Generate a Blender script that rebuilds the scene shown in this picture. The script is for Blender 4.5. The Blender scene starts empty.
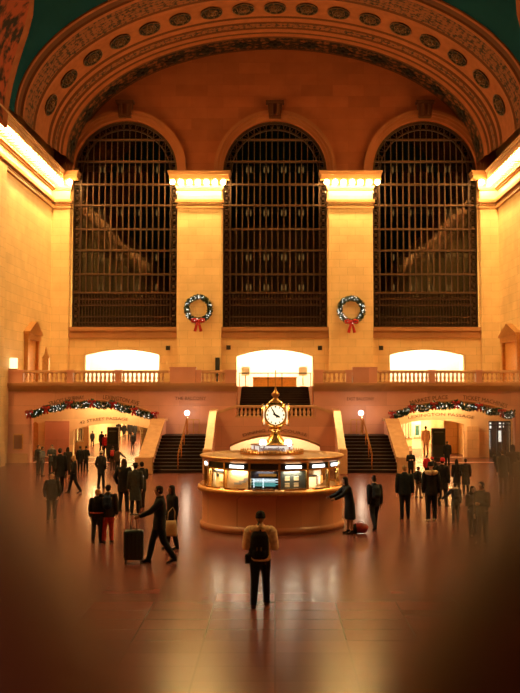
import bpy, bmesh, math, random
from math import sin, cos, pi, radians, sqrt, atan2
from mathutils import Vector, Matrix
random.seed(7)
scene = bpy.context.scene
col = scene.collection
FPX = 962.5
PITCH = radians(4.0)
CX, CY, HC = 275.0, 322.7, 4.2
CO, SI = cos(PITCH), sin(PITCH)

def W(px, py, Y):
    q = (CY - py) / FPX
    dz = Y * (q * CO + SI) / (CO - q * SI)
    return Vector(((px - CX) * (Y * CO + dz * SI) / FPX, Y, HC + dz))
def ZP(py, Y): return W(CX, py, Y).z
def XP(px, Y, py=400): return W(px, py, Y).x
def F(px, py):
    q = (CY - py) / FPX
    Y = -HC * (CO - q * SI) / (q * CO + SI)
    return Vector(((px - CX) * (Y * CO - HC * SI) / FPX, Y, 0.0))

# ------------------------------------------------------------------ materials
def nodes_of(m):
    m.use_nodes = True
    nt = m.node_tree
    return nt, nt.nodes['Principled BSDF']
def simple(name, c, rough=0.5, metal=0.0, spec=0.5, vary=0.0, scale=8.0, bump=0.0):
    m = bpy.data.materials.new(name)
    nt, b = nodes_of(m)
    b.inputs['Base Color'].default_value = (*c, 1)
    b.inputs['Roughness'].default_value = rough
    b.inputs['Metallic'].default_value = metal
    b.inputs['Specular IOR Level'].default_value = spec
    if vary or bump:
        tc = nt.nodes.new('ShaderNodeTexCoord')
        n = nt.nodes.new('ShaderNodeTexNoise'); n.inputs['Scale'].default_value = scale; n.inputs['Detail'].default_value = 5
        nt.links.new(tc.outputs['Object'], n.inputs['Vector'])
        if vary:
            r = nt.nodes.new('ShaderNodeValToRGB')
            r.color_ramp.elements[0].position = .3; r.color_ramp.elements[1].position = .7
            r.color_ramp.elements[0].color = (*[max(0, x * (1 - vary)) for x in c], 1)
            r.color_ramp.elements[1].color = (*[min(1, x * (1 + vary)) for x in c], 1)
            nt.links.new(n.outputs['Fac'], r.inputs['Fac']); nt.links.new(r.outputs['Color'], b.inputs['Base Color'])
        if bump:
            bp = nt.nodes.new('ShaderNodeBump'); bp.inputs['Strength'].default_value = bump; bp.inputs['Distance'].default_value = .02
            nt.links.new(n.outputs['Fac'], bp.inputs['Height']); nt.links.new(bp.outputs['Normal'], b.inputs['Normal'])
    return m
def stone(name, c, bw=1.4, bh=0.55, rough=0.55, joint=0.72, vary=0.12, bump=0.3, horiz=False, mortar=0.012, spec=0.4):
    m = bpy.data.materials.new(name)
    nt, b = nodes_of(m)
    g = nt.nodes.new('ShaderNodeNewGeometry')
    s = nt.nodes.new('ShaderNodeSeparateXYZ'); nt.links.new(g.outputs['Position'], s.inputs[0])
    cb = nt.nodes.new('ShaderNodeCombineXYZ')
    if horiz:
        nt.links.new(s.outputs['X'], cb.inputs['X']); nt.links.new(s.outputs['Y'], cb.inputs['Y'])
    else:
        a = nt.nodes.new('ShaderNodeMath'); a.operation = 'ADD'
        nt.links.new(s.outputs['X'], a.inputs[0]); nt.links.new(s.outputs['Y'], a.inputs[1])
        nt.links.new(a.outputs[0], cb.inputs['X']); nt.links.new(s.outputs['Z'], cb.inputs['Y'])
    br = nt.nodes.new('ShaderNodeTexBrick')
    br.inputs['Scale'].default_value = 1.0; br.inputs['Brick Width'].default_value = bw; br.inputs['Row Height'].default_value = bh
    br.inputs['Mortar Size'].default_value = mortar; br.inputs['Mortar Smooth'].default_value = .3; br.inputs['Bias'].default_value = 0
    if horiz: br.offset = 0.0
    br.inputs['Color1'].default_value = (*[x * (1 - vary) for x in c], 1)
    br.inputs['Color2'].default_value = (*[min(1, x * (1 + vary)) for x in c], 1)
    br.inputs['Mortar'].default_value = (*[x * joint for x in c], 1)
    nt.links.new(cb.outputs[0], br.inputs['Vector'])
    n = nt.nodes.new('ShaderNodeTexNoise'); n.inputs['Scale'].default_value = .9; n.inputs['Detail'].default_value = 7
    nt.links.new(g.outputs['Position'], n.inputs['Vector'])
    mx = nt.nodes.new('ShaderNodeMixRGB'); mx.blend_type = 'MULTIPLY'; mx.inputs['Fac'].default_value = .2 if horiz else .5
    rp = nt.nodes.new('ShaderNodeValToRGB'); rp.color_ramp.elements[0].position = .3; rp.color_ramp.elements[1].position = .7
    rp.color_ramp.elements[0].color = (.72, .68, .64, 1); rp.color_ramp.elements[1].color = (1, 1, 1, 1)
    nt.links.new(n.outputs['Fac'], rp.inputs['Fac'])
    nt.links.new(br.outputs['Color'], mx.inputs['Color1']); nt.links.new(rp.outputs['Color'], mx.inputs['Color2'])
    nt.links.new(mx.outputs['Color'], b.inputs['Base Color'])
    b.inputs['Roughness'].default_value = rough; b.inputs['Specular IOR Level'].default_value = spec
    if bump:
        bp = nt.nodes.new('ShaderNodeBump'); bp.inputs['Strength'].default_value = bump; bp.inputs['Distance'].default_value = .01
        nt.links.new(br.outputs['Fac'], bp.inputs['Height']); bp.invert = True
        nt.links.new(bp.outputs['Normal'], b.inputs['Normal'])
    if horiz:
        rr = nt.nodes.new('ShaderNodeMapRange'); rr.inputs['To Min'].default_value = rough * .92; rr.inputs['To Max'].default_value = rough * 1.1
        nt.links.new(n.outputs['Fac'], rr.inputs['Value']); nt.links.new(rr.outputs['Result'], b.inputs['Roughness'])
    return m
def emit(name, c, s, sample=True):
    m = bpy.data.materials.new(name)
    m.use_nodes = True
    nt = m.node_tree; nt.nodes.clear()
    o = nt.nodes.new('ShaderNodeOutputMaterial'); e = nt.nodes.new('ShaderNodeEmission')
    e.inputs['Color'].default_value = (*c, 1); e.inputs['Strength'].default_value = s
    nt.links.new(e.outputs[0], o.inputs['Surface'])
    if not sample: m.cycles.emission_sampling = 'NONE'
    return m
def pane_mat(name, tint, refl=0.12, rough=0.05, clear=0.9):
    m = bpy.data.materials.new(name)
    m.use_nodes = True
    nt = m.node_tree; nt.nodes.clear()
    o = nt.nodes.new('ShaderNodeOutputMaterial')
    t = nt.nodes.new('ShaderNodeBsdfTransparent'); t.inputs['Color'].default_value = (*tint, 1)
    g = nt.nodes.new('ShaderNodeBsdfGlossy'); g.inputs['Roughness'].default_value = rough
    g.inputs['Color'].default_value = (1, 1, 1, 1)
    mx = nt.nodes.new('ShaderNodeMixShader'); mx.inputs['Fac'].default_value = refl
    nt.links.new(t.outputs[0], mx.inputs[1]); nt.links.new(g.outputs[0], mx.inputs[2]); nt.links.new(mx.outputs[0], o.inputs['Surface'])
    return m
def pattern(name, c, d, scale, thr=.5, rough=.7):
    """painted ornament: dark interlaced figures on a plaster ground, laid out in the strip's own arc-length coordinates"""
    m = bpy.data.materials.new(name)
    nt, b = nodes_of(m)
    uv = nt.nodes.new('ShaderNodeUVMap')
    mp = nt.nodes.new('ShaderNodeMapping'); mp.inputs['Scale'].default_value = (scale, scale, scale)
    nt.links.new(uv.outputs[0], mp.inputs['Vector'])
    v = nt.nodes.new('ShaderNodeTexVoronoi'); v.feature = 'SMOOTH_F1'; v.inputs['Scale'].default_value = 1; v.inputs['Randomness'].default_value = .35
    n = nt.nodes.new('ShaderNodeTexNoise'); n.inputs['Scale'].default_value = 2.6; n.inputs['Detail'].default_value = 6
    nt.links.new(mp.outputs[0], v.inputs['Vector']); nt.links.new(mp.outputs[0], n.inputs['Vector'])
    ad = nt.nodes.new('ShaderNodeMath'); ad.operation = 'ADD'
    nt.links.new(v.outputs['Distance'], ad.inputs[0]); nt.links.new(n.outputs['Fac'], ad.inputs[1])
    r = nt.nodes.new('ShaderNodeValToRGB'); r.color_ramp.elements[0].position = thr; r.color_ramp.elements[1].position = thr + .12
    r.color_ramp.elements[0].color = (*c, 1); r.color_ramp.elements[1].color = (*d, 1)
    hf = nt.nodes.new('ShaderNodeMath'); hf.operation = 'MULTIPLY'; hf.inputs[1].default_value = .6
    nt.links.new(ad.outputs[0], hf.inputs[0]); nt.links.new(hf.outputs[0], r.inputs['Fac'])
    nt.links.new(r.outputs['Color'], b.inputs['Base Color']); b.inputs['Roughness'].default_value = rough; b.inputs['Specular IOR Level'].default_value = .04
    return m

M = {}
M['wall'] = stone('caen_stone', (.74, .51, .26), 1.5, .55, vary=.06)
M['lun'] = stone('lunette_shaded_stone', (.22, .060, .024), 2.2, .8, joint=.85, rough=.8, spec=.05)  # wall stone again, shade of the tympanum put into a darker, redder colour
M['arch'] = stone('archivolt_stone', (.24, .080, .032), 2.2, 9.0, joint=.85, rough=.8, spec=.08)  # lighter than the lunette: light reflected from below is put into the colour
M['pier'] = stone('pier_stone', (.76, .53, .27), 1.1, .55, vary=.05)
M['nearst'] = stone('dim_gallery_marble', (.13, .038, .030), 2.4, 1.1, rough=.5, joint=.8)  # marble colour darkened to carry the dimness of the gallery
M['low'] = stone('shade_reddened_stone', (.60, .27, .19), 2.4, 1.1, rough=.38, joint=.8)  # wall stone with the redness of dimmer light put into its colour
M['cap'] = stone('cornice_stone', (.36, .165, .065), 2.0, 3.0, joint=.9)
M['floor'] = stone('tennessee_marble_floor', (.150, .046, .037), 1.2, .75, rough=.22, joint=.78, vary=.10, bump=.02, horiz=True, mortar=.016, spec=.085)
M['cream'] = stone('cream_stone', (.82, .62, .36), 1.6, .8, joint=.85)
M['white'] = simple('white_paint', (.86, .80, .68), .6, vary=.04)
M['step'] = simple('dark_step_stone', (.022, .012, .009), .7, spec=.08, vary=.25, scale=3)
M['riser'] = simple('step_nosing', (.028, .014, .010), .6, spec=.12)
M['trimst'] = simple('polished_stone_cap', (.52, .28, .15), .25, vary=.12, scale=3)
M['bal'] = simple('baluster_marble', (.66, .38, .22), .4, vary=.12, scale=5)
M['plast'] = simple('vault_plaster', (.175, .052, .020), .8, spec=.05, vary=.12, scale=2)
M['plastd'] = simple('vault_moulding', (.065, .021, .009), .8, spec=.05)
M['teal'] = simple('painted_sky', (.0035, .028, .042), .9, spec=.02, vary=.12, scale=.4)
M['border'] = pattern('border_ornament', (.11, .036, .015), (.016, .010, .007), 1.8, .44)
M['lattice'] = pattern('lattice_ornament', (.13, .042, .016), (.018, .011, .008), 2.8, .50)
M['zodiac'] = pattern('figured_ornament', (.20, .036, .013), (.012, .006, .005), .9, .48)
M['ros'] = simple('rosette_dark', (.013, .010, .008), .7, spec=.05, vary=.3)
M['rosl'] = simple('rosette_gilt', (.08, .034, .014), .6, spec=.1)
M['bronze'] = simple('window_bronze', (.060, .029, .013), .55, .1, spec=.25, vary=.2, scale=4)
M['bronzed'] = simple('grille_bronze', (.035, .016, .008), .55, .1, spec=.2, vary=.25, scale=6)
M['brass'] = simple('brass', (.80, .48, .16), .22, 1.0, vary=.08)
M['brassd'] = simple('aged_brass', (.52, .26, .09), .35, .85, vary=.15)
M['glass'] = pane_mat('window_glass', (.45, .45, .38), .04, .035)
M['cglass'] = pane_mat('booth_glass', (.95, .97, .95), .05, .02)
M['dark'] = simple('dark_void', (.008, .011, .012), .7)
M['black'] = simple('black_metal', (.012, .011, .011), .4)
M['bulb'] = emit('lit_bulb', (1, .655, .22), 460.0, True)
M['globe'] = emit('lit_globe', (1, .93, .80), 9.0, False)
M['tube'] = emit('lit_tube', (.95, 1, 1), 5.0, False)
M['shop'] = emit('lit_display', (1, .93, .82), 1.4, False)
M['catlamp'] = emit('walkway_lamp', (1, .52, .20), .8, False)
M['leaf'] = simple('pine_leaf', (.022, .060, .034), .45, vary=.5, scale=30)
M['leafw'] = simple('frosted_leaf', (.50, .60, .55), .5, vary=.2)
M['fairy'] = emit('fairy_light', (.95, 1, .92), 2.2, False)
M['red'] = simple('red_ribbon', (.42, .012, .012), .5, vary=.2)
M['ink'] = simple('incised_letter', (.10, .045, .02), .7)
M['wood'] = simple('orange_wood', (.62, .27, .06), .4, vary=.15)

# ------------------------------------------------------------------ mesh builder
class MB:
    def __init__(s): s.v = []; s.f = []; s.m = []; s.cur = 0
    def add(s, vs, fs):
        o = len(s.v); s.v += [tuple(v) for v in vs]
        for f in fs: s.f.append(tuple(i + o for i in f)); s.m.append(s.cur)
        return s
    def box(s, x0, x1, y0, y1, z0, z1):
        x0, x1 = sorted((x0, x1)); y0, y1 = sorted((y0, y1)); z0, z1 = sorted((z0, z1))
        vs = [(x0,y0,z0),(x1,y0,z0),(x1,y1,z0),(x0,y1,z0),(x0,y0,z1),(x1,y0,z1),(x1,y1,z1),(x0,y1,z1)]
        return s.add(vs, [(0,3,2,1),(4,5,6,7),(0,1,5,4),(1,2,6,5),(2,3,7,6),(3,0,4,7)])
    def bevbox(s, x0, x1, y0, y1, z0, z1, b=.02):
        x0, x1 = sorted((x0, x1)); y0, y1 = sorted((y0, y1)); z0, z1 = sorted((z0, z1))
        bm = bmesh.new(); bmesh.ops.create_cube(bm, size=1)
        for v in bm.verts: v.co = Vector(((x0+x1)/2 + v.co.x*(x1-x0), (y0+y1)/2 + v.co.y*(y1-y0), (z0+z1)/2 + v.co.z*(z1-z0)))
        bmesh.ops.bevel(bm, geom=bm.edges[:], offset=b, segments=2, affect='EDGES', profile=.6)
        s.bm(bm); return s
    def bm(s, bm):
        bm.verts.index_update()
        s.add([v.co[:] for v in bm.verts], [tuple(v.index for v in f.verts) for f in bm.faces]); bm.free(); return s
    def mesh(s, me, mat=None, keep=True):
        o = len(s.v)
        for v in me.vertices: s.v.append(tuple(mat @ v.co) if mat else tuple(v.co))
        for p in me.polygons:
            s.f.append(tuple(i + o for i in p.vertices)); s.m.append(p.material_index if keep else s.cur)
        return s
    def prism(s, poly, fn, d0, d1):
        """poly: list of 2-D points; fn(a, b, d) -> xyz"""
        n = len(poly)
        vs = [fn(a, b, d0) for a, b in poly] + [fn(a, b, d1) for a, b in poly]
        fs = [tuple(range(n)), tuple(range(2*n-1, n-1, -1))]
        fs += [(i, i+n, (i+1) % n + n, (i+1) % n) for i in range(n)]
        return s.add(vs, fs)
    def lathe(s, prof, seg=16, c=(0, 0, 0), a0=0, a1=2*pi):
        full = abs(a1 - a0 - 2*pi) < 1e-6
        k = seg if full else seg + 1
        vs = [(c[0]+r*cos(a0+(a1-a0)*j/seg), c[1]+r*sin(a0+(a1-a0)*j/seg), c[2]+z) for r, z in prof for j in range(k)]
        fs = []
        for i in range(len(prof)-1):
            for j in range(seg):
                j2 = (j+1) % k if full else j+1
                fs.append((i*k+j, i*k+j2, (i+1)*k+j2, (i+1)*k+j))
        if full:
            if prof[0][0] > 1e-5: fs.append(tuple(range(k-1, -1, -1)))
            if prof[-1][0] > 1e-5: fs.append(tuple((len(prof)-1)*k+j for j in range(k)))
        return s.add(vs, fs)
    def tube(s, pts, rad, seg=8, ref=(1, 0, 0), cap=True):
        pts = [Vector(p) for p in pts]; n = len(pts)
        if not hasattr(rad, '__len__'): rad = [rad]*n
        vs, fs = [], []
        ref = Vector(ref)
        for i, p in enumerate(pts):
            t = (pts[min(i+1, n-1)] - pts[max(i-1, 0)]).normalized()
            u = ref - t*ref.dot(t)
            if u.length < .05: u = Vector((0, 1, 0)) - t*t.y
            u.normalize(); w = t.cross(u)
            r = rad[i]; ra, rb = (r if hasattr(r, '__len__') else (r, r))
            for j in range(seg):
                a = 2*pi*j/seg
                vs.append(p + u*(ra*cos(a)) + w*(rb*sin(a)))
        for i in range(n-1):
            for j in range(seg):
                j2 = (j+1) % seg
                fs.append((i*seg+j, i*seg+j2, (i+1)*seg+j2, (i+1)*seg+j))
        if cap:
            fs.append(tuple(range(seg-1, -1, -1))); fs.append(tuple((n-1)*seg+j for j in range(seg)))
        return s.add(vs, fs)
    def ball(s, c, r, seg=10, rings=7):
        if not hasattr(r, '__len__'): r = (r, r, r)
        bm = bmesh.new(); bmesh.ops.create_uvsphere(bm, u_segments=seg, v_segments=rings, radius=1)
        for v in bm.verts: v.co = Vector((c[0]+v.co.x*r[0], c[1]+v.co.y*r[1], c[2]+v.co.z*r[2]))
        return s.bm(bm)
    def data(s, name, smooth=False):
        me = bpy.data.meshes.new(name); me.from_pydata(s.v, [], s.f)
        for p, mi in zip(me.polygons, s.m): p.material_index = mi; p.use_smooth = smooth
        bm = bmesh.new(); bm.from_mesh(me); bmesh.ops.recalc_face_normals(bm, faces=bm.faces[:]); bm.to_mesh(me); bm.free()
        return me
    def build(s, name, mats, parent=None, smooth=False, local=False):
        """vertices are in world space unless local; a parent's location is taken off"""
        if parent is not None and not local:
            o = Vector(parent.location)
            p = parent.parent
            while p is not None: o += Vector(p.location); p = p.parent
            s.v = [tuple(Vector(v) - o) for v in s.v]
        return add(name, s.data(name, smooth), mats, parent)
def add(name, me, mats, parent=None):
    if not isinstance(mats, (list, tuple)): mats = [mats]
    if len(me.materials) == 0:
        for m in mats: me.materials.append(M[m] if isinstance(m, str) else m)
    o = bpy.data.objects.new(name, me); col.objects.link(o)
    if parent is not None: o.parent = parent
    return o
def empty(name, loc, rz=0):
    o = bpy.data.objects.new(name, None); o.empty_display_size = .2; col.objects.link(o)
    o.location = loc; o.rotation_euler = (0, 0, rz); return o
def tag(o, label=None, cat=None, group=None, kind=None):
    if label: o['label'] = label
    if cat: o['category'] = cat
    if group: o['group'] = group
    if kind: o['kind'] = kind
    return o
def struct(o, label=None): return tag(o, label, None, None, 'structure')
def copy_tree(o, loc=None, parent=None):
    c = o.copy(); col.objects.link(c)
    if loc is not None: c.location = loc
    if parent is not None: c.parent = parent
    for ch in [x for x in col.objects if x.parent == o]:
        d = copy_tree(ch, None, c)
    return c
def plate_mesh(outline, holes, depth, name='plate'):
    """flat slab with holes in local XY, thickness along Z 0..depth, as a mesh"""
    cu = bpy.data.curves.new(name, 'CURVE'); cu.dimensions = '2D'; cu.fill_mode = 'BOTH'; cu.extrude = depth/2
    for poly in [outline] + list(holes):
        sp = cu.splines.new('POLY'); sp.points.add(len(poly)-1); sp.use_cyclic_u = True
        for p, q in zip(sp.points, poly): p.co = (q[0], q[1], 0, 1)
    o = bpy.data.objects.new(name, cu); col.objects.link(o)
    dg = bpy.context.evaluated_depsgraph_get()
    me = bpy.data.meshes.new_from_object(o.evaluated_get(dg))
    bpy.data.objects.remove(o); bpy.data.curves.remove(cu)
    me.materials.clear()
    return me
def plate(name, outline, holes, Y, depth, mats, parent=None):
    """slab standing in the XZ plane: outline in (X, Z); front face at Y, back at Y + depth"""
    me = plate_mesh(outline, holes, depth, name)
    for v in me.vertices: x, y, z = v.co; v.co = (x, Y + depth/2 + z, y)
    bm = bmesh.new(); bm.from_mesh(me); bmesh.ops.remove_doubles(bm, verts=bm.verts[:], dist=1e-5); bmesh.ops.recalc_face_normals(bm, faces=bm.faces[:]); bm.to_mesh(me); bm.free()
    if parent is not None:
        o = Vector(parent.location)
        for v in me.vertices: v.co -= o
    return add(name, me, mats, parent)
def text_mesh(s, size, depth=.02, curve=None, align='CENTER', sx=1.0, bold=0.0):
    cu = bpy.data.curves.new('lettering', 'FONT'); cu.body = s; cu.size = size; cu.extrude = depth/2; cu.align_x = align; cu.align_y = 'CENTER'; cu.resolution_u = 2; cu.offset = bold
    o = bpy.data.objects.new('lettering', cu); col.objects.link(o)
    co = None
    dg = bpy.context.evaluated_depsgraph_get()
    me = bpy.data.meshes.new_from_object(o.evaluated_get(dg))
    bpy.data.objects.remove(o); bpy.data.curves.remove(cu)
    me.materials.clear()
    for v in me.vertices: v.co.x *= sx
    return me
def inscription(s, size, path, width, Y, mat, parent, name='inscription'):
    """letters cut on a wall face at Y, spread over the width and following path(t) -> (x, z, slope)"""
    me = text_mesh(s, size, .03)
    xs = [v.co.x for v in me.vertices]; x0, x1 = min(xs), max(xs)
    out = MB()
    for v in me.vertices:
        t = (v.co.x - x0)/(x1 - x0)
        x, z, a = path(t)
        v.co = Vector((x - sin(a)*v.co.y, Y - .012 + v.co.z*.5, z + cos(a)*v.co.y))
    out.mesh(me, keep=False)
    return out.build(name, mat, parent)
def xz(px, py, Y):
    w = W(px, py, Y); return (w.x, w.z)
def arc3(p0, p1, p2, n=16):
    """circular arc through three 2-D points"""
    ax, ay = p0; bx, by = p1; cx, cy = p2
    d = 2*(ax*(by-cy)+bx*(cy-ay)+cx*(ay-by))
    ux = ((ax*ax+ay*ay)*(by-cy)+(bx*bx+by*by)*(cy-ay)+(cx*cx+cy*cy)*(ay-by))/d
    uy = ((ax*ax+ay*ay)*(cx-bx)+(bx*bx+by*by)*(ax-cx)+(cx*cx+cy*cy)*(bx-ax))/d
    r = sqrt((ax-ux)**2+(ay-uy)**2)
    a0 = atan2(ay-uy, ax-ux); a2 = atan2(cy-uy, cx-ux); a1 = atan2(by-uy, bx-ux)
    if a2 > a0: a2 -= 2*pi
    if not (a2 <= a1 <= a0 or a2 <= a1-2*pi <= a0): a2 += 2*pi
    return [(ux+r*cos(a0+(a2-a0)*i/n), uy+r*sin(a0+(a2-a0)*i/n)) for i in range(n+1)]
# ================================================================== THE HALL
Y1 = F(275, 463).y          # front face of the balcony wall
HW = -XP(8, Y1, 420)        # half width of the hall
Y2 = Y1 * 1.186             # window wall
ZB = ZP(386.5, Y1 + 5)      # balcony floor
YR = Y2/1.235               # where the end rib meets the painted vault
PXM = (XP(375, Y2, 300) - XP(275, Y2, 300))/100    # metres per pixel on the window wall
ZS = ZP(165, Y2)            # springing of the vault
def zz(py): return ZP(py, Y2)
def xx(px, py=250): return XP(px, Y2, py)

# floor ------------------------------------------------------------
fl = MB().box(-HW-1, HW+1, -7, Y1+.8, -.3, 0).build('floor', 'floor'); struct(fl)
fl2 = MB().box(-HW-1, HW+1, Y1+.8, 112, -.3, 0).build('floor_passages', 'floor'); fl2.name = 'floor_passage'; struct(fl2)

# window wall -------------------------------------------------------
WIN = [(71.5, 177), (222.5, 327.5), (373, 478.5)]
wz0, wzs = zz(327), zz(171)
def arch_hole(x0, x1, z0, zs, n=28):
    c = (x0+x1)/2; r = (x1-x0)/2
    return [(x0, z0), (x1, z0)] + [(c+r*cos(pi*i/n), zs+r*sin(pi*i/n)) for i in range(n+1)]
holes = [arch_hole(xx(a), xx(b), wz0, wzs) for a, b in WIN]
ALC = [(85, 160, 355, 349.5), (236.5, 312.5, 356, 349.5), (389, 464, 355, 349.5)]
for a, b, pe, pc in ALC:
    x0, x1 = xx(a), xx(b)
    holes.append([(x0, ZB), (x1, ZB)] + arc3((x1, zz(pe)), ((x0+x1)/2, zz(pc)), (x0, zz(pe)), 12))
zsplit = zz(172)
lowhalf = [(-HW-1, ZB-.4), (HW+1, ZB-.4), (HW+1, zz(-20)), (-HW-1, zz(-20))]
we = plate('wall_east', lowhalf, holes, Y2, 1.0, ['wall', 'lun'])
for p in we.data.polygons:
    pass
# above the springing the same stone gets a darker, redder colour for shade
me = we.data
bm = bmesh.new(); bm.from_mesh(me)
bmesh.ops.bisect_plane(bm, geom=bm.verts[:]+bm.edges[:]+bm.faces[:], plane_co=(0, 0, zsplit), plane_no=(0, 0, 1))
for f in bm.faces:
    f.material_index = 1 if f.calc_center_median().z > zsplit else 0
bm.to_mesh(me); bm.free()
struct(we)

# archivolts, keystones, sills
for k, (a, b) in enumerate(WIN):
    c = (xx(a)+xx(b))/2; r = (xx(b)-xx(a))/2
    m = MB()
    for (ra, rb, d) in ((r-.02, r+.22, .10), (r+.22, r+.40, .22), (r+.40, r+.62, .34)):
        n = 40
        vs = []
        for i in range(n+1):
            t = pi*i/n
            for rr, yy in ((ra, Y2+.05), (rb, Y2+.05), (rb, Y2-d), (ra, Y2-d)):
                vs.append((c+rr*cos(t), yy, wzs+rr*sin(t)))
        fs = []
        for i in range(n):
            for j in range(4):
                fs.append((i*4+j, i*4+(j+1) % 4, (i+1)*4+(j+1) % 4, (i+1)*4+j))
        fs += [(0, 1, 2, 3), (n*4, n*4+1, n*4+2, n*4+3)]
        m.add(vs, fs)
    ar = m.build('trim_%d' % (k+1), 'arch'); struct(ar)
    ks = MB()
    kz = wzs + r + .05
    w = .42
    ks.prism([(-w, 0), (w, 0), (w*1.25, 1.0), (-w*1.25, 1.0)], lambda p, q, d: (c+p, Y2-.55+d, kz+q), 0, .6)
    ks.box(c-w*1.5, c+w*1.5, Y2-.65, Y2, kz+1.0, kz+1.16)
    ks.tube([(c-.2, Y2-.62, kz+.15), (c-.24, Y2-.66, kz+.85)], .1, 8); ks.tube([(c+.2, Y2-.62, kz+.15), (c+.24, Y2-.66, kz+.85)], .1, 8)
    ks.build('keystone', 'plastd', ar)
    sl = MB().box(xx(a)-.05, xx(b)+.05, Y2-.28, Y2+.6, wz0-.28, wz0-.02).box(xx(a)-.05, xx(b)+.05, Y2-.16, Y2+.02, wz0-.75, wz0-.28)
    struct(sl.build('sill', 'cap', ar))

# pilasters of the window wall with lit capitals ---------------------
PIER = [(52, 70.5), (178, 221.5), (328.5, 372), (479.5, 498)]
BULB = MB().ball((0, 0, 0), (.155, .155, .17), 8, 6).data('light_bulb', True); BULB.materials.append(M['bulb'])
def bulb(x, y, z, label, group):
    o = bpy.data.objects.new('light_bulb', BULB); col.objects.link(o); o.location = (x, y, z)
    return tag(o, label, 'light bulb', group)
CAPP = [(174.0, .98), (177.5, .92), (181.0, .84)]
def capital(x0, x1, yf, mb, over, sides=(1, 1)):
    """stepped cornice over a pilaster face at yf"""
    L, R = sides
    def st(p0, p1, o):
        mb.box(x0-o*L, x1+o*R, yf-o, Y2+.1, zz(p1), zz(p0))
    st(173.6, 175.2, over); st(175.2, 177.6, over*.92); st(177.6, 180.4, over*.84)
    mb.box(x0-over*.84*L, x1+over*.84*R, yf-over*.84, yf-over*.84+.06, zz(182.6), zz(180.4))
    st(180.4, 188.5, over*.20); st(188.5, 190.0, over*.16); st(190.0, 191.6, over*.08)
    st(200.8, 203.8, over*.24); st(205.6, 206.6, over*.12); st(207.6, 209.4, over*.16)
for k, (a, b) in enumerate(PIER):
    yf = Y2-.40
    x0, x1 = xx(a), xx(b)
    mid = k in (1, 2)
    t = MB().box(x0, x1, yf, Y2+.1, ZB, zz(192)).box(x0-.12, x1+.12, yf-.12, Y2+.1, ZB, ZB+.9)
    o = struct(t.build('wall_pilaster', 'pier')); o.name = 'trim_%d' % (4+k)
    c = MB(); capital(x0, x1, yf, c, .66)
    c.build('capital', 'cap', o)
    blk = MB()
    pxs = [174, 182.2, 190.5, 199, 207.2, 215.6, 224] if k == 1 else [326, 334.2, 342.5, 351, 359.2, 367.6, 376] if k == 2 else [63, 72.5] if k == 0 else [478.5, 487.5]
    for i, p in enumerate(pxs):
        bulb(xx(p, 184), yf-.50, zz(184.9), ['lit bulb under the capital in the corner left of the west-most window', 'lit bulb under the capital between left and middle windows', 'lit bulb under the capital between middle and right windows', 'lit bulb under the capital in the corner beside the right window'][k].replace('the west-most window', 'the left window'), ['bulbs of the left corner capital', 'bulbs of the left middle capital', 'bulbs of the right middle capital', 'bulbs of the right corner capital'][k])
    for p, q in zip(pxs, pxs[1:]):
        x = xx((p+q)/2, 184); blk.box(x-.07, x+.07, yf-.56, yf-.10, zz(187), zz(181))
    blk.build('bulb_socket_block', 'cap', o)
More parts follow.
